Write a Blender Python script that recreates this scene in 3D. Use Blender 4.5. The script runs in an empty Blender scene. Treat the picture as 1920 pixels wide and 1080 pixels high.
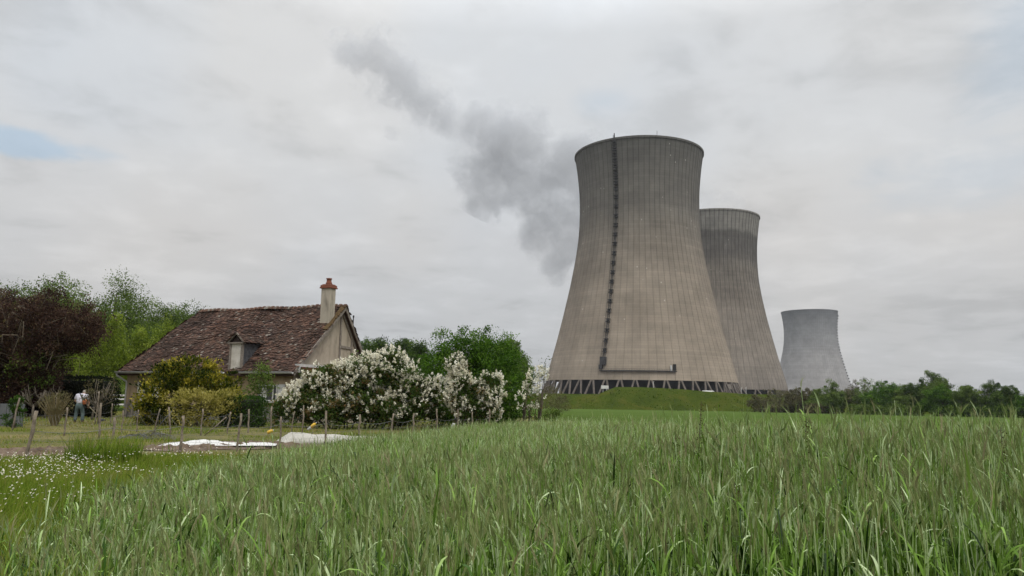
import bpy, bmesh, math, random
import numpy as np
from mathutils import Vector, Matrix
R = math.radians
rng = np.random.default_rng(7)
random.seed(7)
S = bpy.context.scene
COL = S.collection
# ------------------------------------------------------------------ camera (27 mm, eye 1.65 m, slight roll)
F = 1421.0; PITCH = math.atan((744 - 540) / F); ROLL = R(0.9); EYE = 1.65
fw = Vector((0, math.cos(PITCH), math.sin(PITCH))); up0 = Vector((0, -math.sin(PITCH), math.cos(PITCH))); rt0 = Vector((1, 0, 0))
rt = rt0 * math.cos(ROLL) + up0 * math.sin(ROLL); up = up0 * math.cos(ROLL) - rt0 * math.sin(ROLL)
cd = bpy.data.cameras.new('camera'); cam = bpy.data.objects.new('camera', cd); COL.objects.link(cam)
M = Matrix((rt, up, -fw)).transposed().to_4x4(); M.translation = Vector((0, 0, EYE)); cam.matrix_world = M
cd.sensor_width = 36; cd.lens = F / 1920 * 36; cd.clip_start = 0.1; cd.clip_end = 9000
S.camera = cam
def at(px, py, Y):                      # survey point: direction of a pixel, taken at distance Y
    d = rt * (px - 960) + up * (540 - py) + fw * F
    return Vector((0, 0, EYE)) + d * (Y / d.y)
def gat(px, Y): p = at(px, 744, Y); return Vector((p.x, Y, gz(p.x, Y)))
def sst(a, b, x):
    t = np.clip((np.asarray(x, float) - a) / (b - a), 0, 1); return t * t * (3 - 2 * t)
def gz(x, y):
    y = np.asarray(y, float); x = np.asarray(x, float)
    base = np.interp(y, [8, 12, 20, 30, 45, 60, 80, 100, 150, 220, 290], [0, -.04, -.2, -.42, -.78, -1.06, -1.34, -1.55, -2.05, -2.7, -3.4])
    w = np.where(y > 120, 1, np.maximum(sst(-3, 7, x), sst(56, 110, y)))
    r = base * w
    return float(r) if r.ndim == 0 else r
# ------------------------------------------------------------------ object helpers
def tag(o, label=None, cat=None, group=None, kind=None):
    for k, v in (('label', label), ('category', cat), ('group', group), ('kind', kind)):
        if v: o[k] = v
    return o
def empty(name, loc, label, cat, rz=0, group=None):
    o = bpy.data.objects.new(name, None); COL.objects.link(o); o.location = loc; o.rotation_euler = (0, 0, rz)
    o.empty_display_size = .2
    return tag(o, label, cat, group)
def np_mesh(name, V, Fc, mat, parent=None, tone=None, smooth=False, loc=None):
    V = np.ascontiguousarray(V, np.float32); Fc = np.ascontiguousarray(Fc, np.int32); k = Fc.shape[1]; n = len(Fc)
    me = bpy.data.meshes.new(name); me.vertices.add(len(V)); me.vertices.foreach_set('co', V.ravel())
    me.loops.add(n * k); me.loops.foreach_set('vertex_index', Fc.ravel())
    me.polygons.add(n); me.polygons.foreach_set('loop_start', np.arange(0, n * k, k, dtype=np.int32))
    me.polygons.foreach_set('loop_total', np.full(n, k, np.int32))
    me.polygons.foreach_set('use_smooth', np.full(n, smooth, bool))
    if tone is not None:
        a = me.attributes.new('tone', 'FLOAT', 'POINT'); a.data.foreach_set('value', np.ascontiguousarray(tone, np.float32))
    me.update(calc_edges=True); me.validate()
    me.materials.append(mat)
    o = bpy.data.objects.new(name, me); COL.objects.link(o)
    if loc is not None: o.location = loc
    if parent: o.parent = parent
    return o
class MB:
    """small mesh collector: boxes, tubes, prisms -> one mesh object"""
    def __init__(s): s.v = []; s.f = []
    def add(s, vs, fs):
        o = len(s.v); s.v += [tuple(v) for v in vs]; s.f += [tuple(i + o for i in f) for f in fs]; return s
    def box(s, c, d, m=None):
        x, y, z = d[0] / 2, d[1] / 2, d[2] / 2
        vs = [Vector((a * x, b * y, e * z)) for e in (-1, 1) for b in (-1, 1) for a in (-1, 1)]
        if m: vs = [m @ v for v in vs]
        c = Vector(c)
        return s.add([v + c for v in vs], [(0, 2, 3, 1), (4, 5, 7, 6), (0, 1, 5, 4), (2, 6, 7, 3), (0, 4, 6, 2), (1, 3, 7, 5)])
    def tube(s, pts, rad, n=6, cap=True):
        pts = [Vector(p) for p in pts]; rad = rad if hasattr(rad, '__len__') else [rad] * len(pts)
        o = len(s.v); prev = None
        for i, p in enumerate(pts):
            t = (pts[min(i + 1, len(pts) - 1)] - pts[max(i - 1, 0)]).normalized()
            a = prev if prev and abs(prev.dot(t)) < .95 else (Vector((1, 0, 0)) if abs(t.x) < .8 else Vector((0, 1, 0)))
            b = t.cross(a).normalized(); a = b.cross(t).normalized(); prev = a
            for k in range(n):
                an = 2 * math.pi * k / n; s.v.append(tuple(p + (a * math.cos(an) + b * math.sin(an)) * rad[i]))
        for i in range(len(pts) - 1):
            for k in range(n):
                s.f.append((o + i * n + k, o + i * n + (k + 1) % n, o + (i + 1) * n + (k + 1) % n, o + (i + 1) * n + k))
        if cap:
            s.f.append(tuple(o + k for k in range(n))[::-1]); s.f.append(tuple(o + (len(pts) - 1) * n + k for k in range(n)))
        return s
    def bar(s, a, b, w, h, upv=(0, 0, 1)):
        a = Vector(a); b = Vector(b); t = (b - a); L = t.length; t.normalize(); u = Vector(upv)
        if abs(u.dot(t)) > .98: u = Vector((0, 1, 0))
        sd = t.cross(u).normalized(); u = sd.cross(t)
        m = Matrix((t, sd, u)).transposed()
        return s.box((a + b) / 2, (L, w, h), m)
    def lathe(s, prof, n=24, c=(0, 0, 0)):
        o = len(s.v)
        for r, z in prof:
            for k in range(n):
                an = 2 * math.pi * k / n; s.v.append((c[0] + r * math.cos(an), c[1] + r * math.sin(an), c[2] + z))
        for i in range(len(prof) - 1):
            for k in range(n): s.f.append((o + i * n + k, o + i * n + (k + 1) % n, o + (i + 1) * n + (k + 1) % n, o + (i + 1) * n + k))
        return s
    def build(s, name, mat, parent=None, smooth=False, bevel=0, loc=None):
        me = bpy.data.meshes.new(name); me.from_pydata(s.v, [], s.f); me.update(); me.materials.append(mat)
        if smooth: me.polygons.foreach_set('use_smooth', [True] * len(me.polygons))
        o = bpy.data.objects.new(name, me); COL.objects.link(o)
        if parent: o.parent = parent
        if loc is not None: o.location = loc
        if bevel:
            b = o.modifiers.new('bevel', 'BEVEL'); b.width = bevel; b.segments = 2; b.limit_method = 'ANGLE'
        return o
# ------------------------------------------------------------------ node helpers
def nd(nt, typ, ins=None, **at_):
    n = nt.nodes.new(typ)
    for k, v in at_.items(): setattr(n, k, v)
    for k, v in (ins or {}).items():
        if isinstance(v, bpy.types.NodeSocket): nt.links.new(v, n.inputs[k])
        else: n.inputs[k].default_value = v
    return n
def mth(nt, op, a, b=None, c=None, clamp=False):
    ins = {0: a}
    if b is not None: ins[1] = b
    if c is not None: ins[2] = c
    return nd(nt, 'ShaderNodeMath', ins, operation=op, use_clamp=clamp).outputs[0]
def ramp(nt, fac, stops, interp='LINEAR'):
    n = nd(nt, 'ShaderNodeValToRGB', {0: fac}); e = n.color_ramp.elements; n.color_ramp.interpolation = interp
    while len(e) < len(stops): e.new(.5)
    for i, (p, c) in enumerate(stops):
        e[i].position = p; e[i].color = (*c, 1) if hasattr(c, '__len__') else (c, c, c, 1)
    return n.outputs[0]
def mix(nt, f, a, b, blend='MIX'):
    n = nd(nt, 'ShaderNodeMix', None, data_type='RGBA', blend_type=blend)
    for i, v in ((0, f), (6, a), (7, b)):
        if isinstance(v, bpy.types.NodeSocket): nt.links.new(v, n.inputs[i])
        else: n.inputs[i].default_value = v if i == 0 else ((*v, 1) if hasattr(v, '__len__') else (v, v, v, 1))
    return n.outputs[2]
def noise(nt, vec, scale, detail=4, rough=.55, dist=0):
    ins = {'Scale': scale, 'Detail': detail, 'Roughness': rough, 'Distortion': dist}
    if vec is not None: ins['Vector'] = vec
    return nd(nt, 'ShaderNodeTexNoise', ins).outputs[0]
def newmat(name):
    m = bpy.data.materials.new(name); m.use_nodes = True; nt = m.node_tree; nt.nodes.clear()
    out = nt.nodes.new('ShaderNodeOutputMaterial'); return m, nt, out
def surf(name, stops, scale=6, rough=.8, bump=.3, spec=.3, detail=5, bscale=None, metal=0):
    """plain surface: noise-driven colour variation plus bump"""
    m, nt, out = newmat(name); tc = nd(nt, 'ShaderNodeTexCoord').outputs['Object']
    c = ramp(nt, noise(nt, tc, scale, detail, .6), stops)
    b = nd(nt, 'ShaderNodeBump', {'Height': noise(nt, tc, bscale or scale * 4, 4, .6), 'Strength': bump, 'Distance': .02})
    p = nd(nt, 'ShaderNodeBsdfPrincipled', {'Base Color': c, 'Roughness': rough, 'Specular IOR Level': spec, 'Normal': b.outputs[0], 'Metallic': metal})
    nt.links.new(p.outputs[0], out.inputs[0]); return m
def leafmat(name, stops, trans=.3, rough=.6, spec=.08, patch=None):
    """leaf or blade: colour from each leaf's own tone, some light passes through"""
    m, nt, out = newmat(name); t = nd(nt, 'ShaderNodeAttribute', attribute_name='tone').outputs['Fac']
    c = ramp(nt, t, stops)
    if patch:
        tc = nd(nt, 'ShaderNodeTexCoord').outputs['Object']
        c = mix(nt, ramp(nt, noise(nt, tc, patch[0], 3), [(.4, 0), (.62, patch[2])]), c, patch[1])
    p = nd(nt, 'ShaderNodeBsdfPrincipled', {'Base Color': c, 'Roughness': rough, 'Specular IOR Level': spec})
    tr = nd(nt, 'ShaderNodeBsdfTranslucent', {0: c})
    mx = nd(nt, 'ShaderNodeMixShader', {0: trans, 1: p.outputs[0], 2: tr.outputs[0]})
    nt.links.new(mx.outputs[0], out.inputs[0]); return m
# ------------------------------------------------------------------ sky, sun, exposure
SUN_EL, SUN_AZ = R(56), R(150)            # azimuth from +Y towards +X : right, behind the camera
w = bpy.data.worlds.new('World'); S.world = w; w.use_nodes = True; nt = w.node_tree; nt.nodes.clear()
out = nt.nodes.new('ShaderNodeOutputWorld')
sky = nd(nt, 'ShaderNodeTexSky', sky_type='NISHITA', sun_disc=False, sun_elevation=SUN_EL, sun_rotation=SUN_AZ, air_density=1.0, dust_density=2.0)
D = nd(nt, 'ShaderNodeTexCoord').outputs['Generated']
sx = nd(nt, 'ShaderNodeSeparateXYZ', {0: D}); dz = mth(nt, 'MAXIMUM', sx.outputs[2], 0.0)
q = mth(nt, 'DIVIDE', 1.0, mth(nt, 'ADD', dz, .16))
P = nd(nt, 'ShaderNodeCombineXYZ', {0: mth(nt, 'MULTIPLY', sx.outputs[0], q), 1: mth(nt, 'MULTIPLY', sx.outputs[1], q), 2: 0.0}).outputs[0]
n1 = noise(nt, P, 1.15, 7, .55, .5); n2 = noise(nt, P, 4.2, 6, .6, .3); n3 = noise(nt, D, 2.2, 3, .5)
c1 = mth(nt, 'ADD', mth(nt, 'MULTIPLY', n1, .6), mth(nt, 'MULTIPLY', n2, .4))
lum = ramp(nt, c1, [(.36, .83), (.50, .98), (.66, 1.11)], 'EASE')
elev = ramp(nt, dz, [(0, .74), (.06, .79), (.16, .88), (.3, 1.0), (.45, 1.06), (.6, 2.0), (1, 2.7)])
tint = ramp(nt, n3, [(.38, (.955, .985, 1.025)), (.62, (1.015, 1.0, .985))])
warm = ramp(nt, dz, [(0, (1.005, 1.0, .985)), (.2, (1.01, 1.0, .985)), (.3, (.98, 1.0, 1.015)), (1, (.97, 1.0, 1.03))])
cl = mix(nt, 1.0, mix(nt, 1.0, tint, lum, 'MULTIPLY'), mix(nt, 1.0, elev, warm, 'MULTIPLY'), 'MULTIPLY')
CL = 4.75
cloud = mix(nt, 1.0, cl, (CL, CL, CL), 'MULTIPLY')
# thin places where blue shows: one long gap low on the left, some towards the upper right
def gap(px, py, rx, rz, amt, soft=.5):
    d = (at(px, py, 10) - Vector((0, 0, EYE))).normalized()
    dx = mth(nt, 'DIVIDE', mth(nt, 'SUBTRACT', sx.outputs[0], d.x), rx); dzz = mth(nt, 'DIVIDE', mth(nt, 'SUBTRACT', sx.outputs[2], d.z), rz)
    r2 = mth(nt, 'ADD', mth(nt, 'MULTIPLY', dx, dx), mth(nt, 'MULTIPLY', dzz, dzz))
    r2 = mth(nt, 'ADD', mth(nt, 'SQRT', r2), mth(nt, 'MULTIPLY', mth(nt, 'SUBTRACT', n2, .5), 2.2))
    return mth(nt, 'MULTIPLY', nd(nt, 'ShaderNodeMapRange', {0: r2, 1: 1.1, 2: soft, 3: 0.0, 4: amt}, interpolation_type='SMOOTHSTEP').outputs[0], 1.0)
g = mth(nt, 'MAXIMUM', gap(20, 262, .075, .016, .62, .45), gap(1915, 70, .05, .10, .3, .0))
g = mth(nt, 'MAXIMUM', g, gap(1830, 330, .12, .05, .22, .0)); g = mth(nt, 'MAXIMUM', g, gap(160, 285, .06, .012, .3, .1))
g = mth(nt, 'MAXIMUM', g, gap(1130, 190, .05, .02, .2, .0))
blue = mix(nt, .68, sky.outputs[0], (2.9, 4.1, 5.1))
skyc = mix(nt, g, cloud, blue)
bg = nd(nt, 'ShaderNodeBackground', {0: skyc, 1: .1}); nt.links.new(bg.outputs[0], out.inputs[0])
sl = bpy.data.lights.new('sun', 'SUN'); sl.energy = 1.25; sl.angle = R(25); sl.color = (1, .955, .88)
so = bpy.data.objects.new('sun', sl); COL.objects.link(so)
sd = Vector((math.sin(SUN_AZ) * math.cos(SUN_EL), math.cos(SUN_AZ) * math.cos(SUN_EL), math.sin(SUN_EL)))
so.rotation_euler = sd.to_track_quat('Z', 'Y').to_euler(); so.location = sd * 60
S.view_settings.view_transform = 'Standard'; S.view_settings.look = 'None'; S.view_settings.exposure = 0.55; S.view_settings.gamma = 1
S.render.engine = 'CYCLES'; S.cycles.use_denoising = True
try: S.cycles.denoiser = 'OPENIMAGEDENOISE'
except Exception: pass
S.cycles.max_bounces = 6; S.cycles.diffuse_bounces = 3; S.cycles.transmission_bounces = 3; S.cycles.transparent_max_bounces = 8
S.cycles.volume_bounces = 0; S.cycles.volume_max_steps = 256; S.cycles.caustics_reflective = False; S.cycles.caustics_refractive = False
# ------------------------------------------------------------------ materials
BARK = surf('bark', [(.3, (.05, .038, .028)), (.7, (.13, .105, .08))], 9, .9, .6)
PALEBARK = surf('pale_bark', [(.3, (.12, .10, .075)), (.7, (.27, .225, .165))], 12, .9, .5)
STAKE = surf('weathered_stake', [(.3, (.10, .08, .058)), (.55, (.2, .165, .125)), (.75, (.31, .265, .21))], 7, .9, .5)
WIRE = surf('wire', [(.3, (.10, .10, .10)), (.7, (.2, .2, .2))], 20, .5, .1, metal=.6)
WHITE = surf('white_paint', [(.3, (.5, .49, .47)), (.7, (.66, .65, .63))], 4, .6, .15)
ZINC = surf('zinc', [(.3, (.36, .36, .35)), (.7, (.52, .52, .5))], 5, .5, .1)
WOODGREY = surf('grey_timber', [(.3, (.11, .095, .08)), (.7, (.26, .225, .19))], 8, .85, .5)
SLATE = surf('slate', [(.35, (.03, .031, .035)), (.65, (.085, .085, .09))], 6, .7, .4)
TERRA = surf('terracotta', [(.3, (.12, .042, .026)), (.7, (.24, .088, .052))], 10, .85, .4)
GLASS = surf('window_glass', [(.3, (.012, .013, .014)), (.7, (.04, .042, .045))], 2, .12, .0, .6)
DARKMETAL = surf('dark_steel', [(.3, (.018, .018, .02)), (.7, (.05, .048, .048))], 1, .7, .1)
def stucco(name, a, b, c):
    m, nt, out = newmat(name); tc = nd(nt, 'ShaderNodeTexCoord').outputs['Object']
    mp = nd(nt, 'ShaderNodeMapping', {0: tc, 3: (1, 1, .35)}).outputs[0]
    col = ramp(nt, noise(nt, mp, 1.6, 8, .66, .4), [(.3, a), (.5, b), (.72, c)])
    bl = nd(nt, 'ShaderNodeBump', {'Height': noise(nt, tc, 22, 5, .7), 'Strength': .5, 'Distance': .02}).outputs[0]
    p = nd(nt, 'ShaderNodeBsdfPrincipled', {'Base Color': col, 'Roughness': .92, 'Specular IOR Level': .15, 'Normal': bl})
    nt.links.new(p.outputs[0], out.inputs[0]); return m
STUCCO = stucco('ochre_render', (.20, .15, .095), (.34, .26, .165), (.42, .33, .22))
GABLE = stucco('grey_lime_render', (.19, .16, .125), (.33, .285, .225), (.43, .37, .3))
CHIMREND = stucco('chimney_render', (.17, .15, .12), (.33, .295, .24), (.45, .4, .33))
PLINTH = stucco('cement_plinth', (.14, .13, .12), (.22, .21, .195), (.3, .29, .27))
# ------------------------------------------------------------------ ground, field, embankment
def grid(name, xs, ys, zf, mat, tone=None, smooth=True):
    X, Y = np.meshgrid(xs, ys); Z = zf(X, Y); V = np.stack([X, Y, Z], -1).reshape(-1, 3)
    nx, ny = len(xs), len(ys); i = np.arange(nx - 1); j = np.arange(ny - 1); I, J = np.meshgrid(i, j); a = (J * nx + I).ravel()
    return np_mesh(name, V, np.stack([a, a + 1, a + nx + 1, a + nx], -1), mat, smooth=smooth)
def spaced(a, b, near, growth):
    r = [0.0]; s = near
    while r[-1] < b: r.append(r[-1] + s); s *= growth
    l = [0.0]; s = near
    while l[-1] < -a: l.append(l[-1] + s); s *= growth
    return np.array([-v for v in l[:0:-1]] + r)
m, nt, out = newmat('lawn_earth'); tc = nd(nt, 'ShaderNodeTexCoord').outputs['Object']
a = noise(nt, tc, .35, 5, .6); b = noise(nt, tc, 5, 6, .65)
col = ramp(nt, mth(nt, 'ADD', mth(nt, 'MULTIPLY', a, .65), mth(nt, 'MULTIPLY', b, .35)), [(.34, (.06, .064, .02)), (.5, (.12, .112, .042)), (.62, (.18, .145, .068)), (.72, (.17, .12, .072))])
bp = nd(nt, 'ShaderNodeBump', {'Height': b, 'Strength': .7, 'Distance': .06}).outputs[0]
p = nd(nt, 'ShaderNodeBsdfPrincipled', {'Base Color': col, 'Roughness': .95, 'Specular IOR Level': .1, 'Normal': bp}); nt.links.new(p.outputs[0], out.inputs[0])
LAWN = m
def gnoise(X, Y): return .025 * np.sin(X * 1.3 + Y * .7) * np.sin(Y * 1.1 - X * .4) + .015 * np.sin(X * 3.1 - Y * 2.3)
xs = spaced(-1250, 1250, .5, 1.045); ys = spaced(-60, 1700, .5, 1.04)
g = grid('ground', xs, ys, lambda X, Y: gz(X, Y) + np.where(np.hypot(X, Y) < 70, gnoise(X, Y), 0), LAWN); tag(g, kind='structure')
# bed of dug earth along the front of the garden
SOIL = surf('dug_soil', [(.3, (.07, .048, .034)), (.5, (.13, .095, .07)), (.72, (.2, .155, .115))], 5, .95, 1.0, .1, 8, 14)
xs = np.linspace(0, 1, 90); ys = np.linspace(0, 1, 24)
A0, A1 = Vector((-13.6, 17.9)), Vector((-5.6, 24.6)); A2 = Vector((-2.1, 2.9)) 
X, Y = np.meshgrid(xs, ys); e = np.minimum(np.minimum(Y, 1 - Y) * 4, np.minimum(X, 1 - X) * 14).clip(0, 1)
wob = .12 * np.sin(X * 31) * (1 - 2 * Y)
BX = A0.x + (A1.x - A0.x) * X + A2.x * (Y + wob) * .62; BY = A0.y + (A1.y - A0.y) * X + A2.y * (Y + wob) * .62
BZ = gz(BX, BY) + gnoise(BX, BY) + .012 + .05 * e + .05 * e * np.sin(Y * 24 + np.sin(X * 30)) + .03 * e * rng.normal(size=X.shape)
V = np.stack([BX, BY, BZ], -1).reshape(-1, 3); nx = 90
I, J = np.meshgrid(np.arange(89), np.arange(23)); a = (J * nx + I).ravel()
tag(np_mesh('soil_bed', V, np.stack([a, a + 1, a + nx + 1, a + nx], -1), SOIL), kind='structure')
# pale track between the near and the far field
TRACK = surf('dry_track', [(.3, (.16, .16, .075)), (.7, (.29, .26, .15))], 3, .95, .6, .1)
def strip(name, p0, p1, wid, mat, dz, n=60):
    V = []; 
    for i in range(n + 1):
        t = i / n; c = p0.lerp(p1, t); d = (p1 - p0).normalized(); s = Vector((-d.y, d.x)); ww = wid * (1 + .25 * math.sin(t * 40))
        for k in (-.5, -.17, .17, .5):
            q = c + s * ww * k; V.append((q.x, q.y, gz(q.x, q.y) + dz + .05 * (1 - 4 * k * k)))
    I, J = np.meshgrid(np.arange(3), np.arange(n)); a = (J * 4 + I).ravel()
    return tag(np_mesh(name, V, np.stack([a, a + 1, a + 5, a + 4], -1), mat), kind='structure')
strip('field_track', Vector((-22., 93.)), Vector((11., 87.)), 4.5, TRACK, .35)
# distant crop seen edge-on, one sheet at the height of its canopy
m, nt, out = newmat('crop_canopy'); tc = nd(nt, 'ShaderNodeTexCoord').outputs['Object']
a = noise(nt, nd(nt, 'ShaderNodeMapping', {0: tc, 3: (.02, .07, 1)}).outputs[0], 1, 5, .6); b = noise(nt, tc, 3.0, 5, .7)
col = mix(nt, .5, ramp(nt, a, [(.35, (.062, .105, .022)), (.65, (.09, .135, .034))]), ramp(nt, b, [(.3, (.045, .078, .014)), (.7, (.10, .142, .036))]))
bp = nd(nt, 'ShaderNodeBump', {'Height': noise(nt, tc, 9, 4, .7), 'Strength': 1.0, 'Distance': .15}).outputs[0]
p = nd(nt, 'ShaderNodeBsdfPrincipled', {'Base Color': col, 'Roughness': .9, 'Specular IOR Level': .0, 'Normal': bp}); nt.links.new(p.outputs[0], out.inputs[0])
CANOPY = m
def wheat_left(y):      # western edge of the rye, following the garden fence
    return np.interp(y, [0, 3, 4, 8, 12, 18, 24, 30, 36, 44, 52, 60], [-.9, -1.9, -2.5, -3.9, -4.4, -3.9, -2.3, -.6, 1.3, 3.1, 4.4, 5.4])
xs = np.concatenate([np.linspace(0, 1, 120)]); ys = np.concatenate([np.linspace(22, 70, 120), np.linspace(71, 300, 160)])
Tt, Y = np.meshgrid(xs, ys); L = np.where(Y < 62, wheat_left(Y) + .8, np.interp(Y, [62, 90, 96, 130], [5.5, 7, -50, -90])); Rr = np.interp(Y, [20, 300], [30, 330])
X = L + (Rr - L) * Tt ** 1.3
Z = gz(X, Y) + .78 + .04 * rng.normal(size=X.shape) + .04 * np.sin(X * .9) * np.sin(Y * .7) - .7 * (1 - np.minimum(Tt * 20, 1)) - .6 * (Y < 22.3)
nx = len(xs); V = np.stack([X, Y, Z], -1).reshape(-1, 3); I, J = np.meshgrid(np.arange(nx - 1), np.arange(len(ys) - 1)); a = (J * nx + I).ravel()
tag(np_mesh('crop_field', V, np.stack([a, a + 1, a + nx + 1, a + nx], -1), CANOPY, smooth=True), kind='structure')
# grassy levee and the plant's platform behind it
m, nt, out = newmat('levee_grass'); tc = nd(nt, 'ShaderNodeTexCoord').outputs['Object']
a = noise(nt, tc, .09, 7, .68, .6); b = noise(nt, tc, .9, 5, .7)
col = mix(nt, .45, ramp(nt, a, [(.36, (.022, .041, .004)), (.52, (.042, .064, .006)), (.68, (.078, .076, .014))]), ramp(nt, b, [(.3, (.02, .034, .004)), (.7, (.062, .072, .010))]))
bp = nd(nt, 'ShaderNodeBump', {'Height': b, 'Strength': .8, 'Distance': .4}).outputs[0]
p = nd(nt, 'ShaderNodeBsdfPrincipled', {'Base Color': col, 'Roughness': .95, 'Specular IOR Level': 0.0, 'Normal': bp}); nt.links.new(p.outputs[0], out.inputs[0])
LEVEE = m
def crest(x): return np.interp(x, [-300, 18, 37, 43, 60, 94, 130, 420], [2.6, 3.15, 3.2, 6.3, 6.2, 4.3, 3.8, 3.4])
def levz(X, Y):
    c = crest(X); foot = gz(X, np.full_like(X, 292.)) - .3; yy = Y - (X - 60) * .02
    upz = foot + (c - foot) * sst(291, 311, yy); plat = np.full_like(X, 2.9)
    z = np.where(yy < 318, upz, c + (plat - c) * sst(318, 332, yy))
    return z + np.where((yy > 293) & (yy < 330), .16 * np.sin(X * .35 + Y * .5) * np.sin(Y * .8), 0)
g = grid('embankment', np.linspace(-300, 420, 200), np.concatenate([np.linspace(288, 345, 58), np.linspace(360, 1000, 12)]), levz, LEVEE); tag(g, kind='structure')
LEVM = leafmat('rough_turf', [(0, (.03, .062, .005)), (.5, (.075, .115, .012)), (1, (.17, .16, .045))], .35)
nL = 2600; xL = rng.uniform(8, 125, nL); yL = 292 + 17 * rng.random(nL); zL = levz(xL, yL); hL = rng.uniform(.12, .42, nL) * (.4 + .9 * (np.sin(xL * .31 + yL * .9) * np.sin(xL * .13) > .1)); aL = rng.uniform(0, 3.14, nL)
sL = np.stack([np.cos(aL), np.sin(aL), 0 * aL], -1) * rng.uniform(.12, .35, nL)[:, None]; CL_ = np.stack([xL, yL, zL - .1], -1); uL = np.stack([rng.normal(size=nL) * .15, rng.normal(size=nL) * .15, hL + .1], -1)
tag(np_mesh('levee_weeds', np.stack([CL_ - sL, CL_ + sL, CL_ + sL * .4 + uL, CL_ - sL * .4 + uL], 1).reshape(-1, 3), np.arange(4 * nL).reshape(nL, 4), LEVM, None, np.repeat(np.clip(.4 + .25 * rng.normal(size=nL) + .2 * np.sin(xL * .17 + yL * .3), 0, 1), 4)), kind='stuff')
GRAVEL = surf('plant_gravel', [(.3, (.13, .125, .115)), (.7, (.24, .23, .215))], .3, .95, .5)
g = grid('plant_yard', np.linspace(-250, 400, 30), np.linspace(350, 980, 30), lambda X, Y: np.full_like(X, 2.95), GRAVEL); tag(g, kind='structure')
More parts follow.
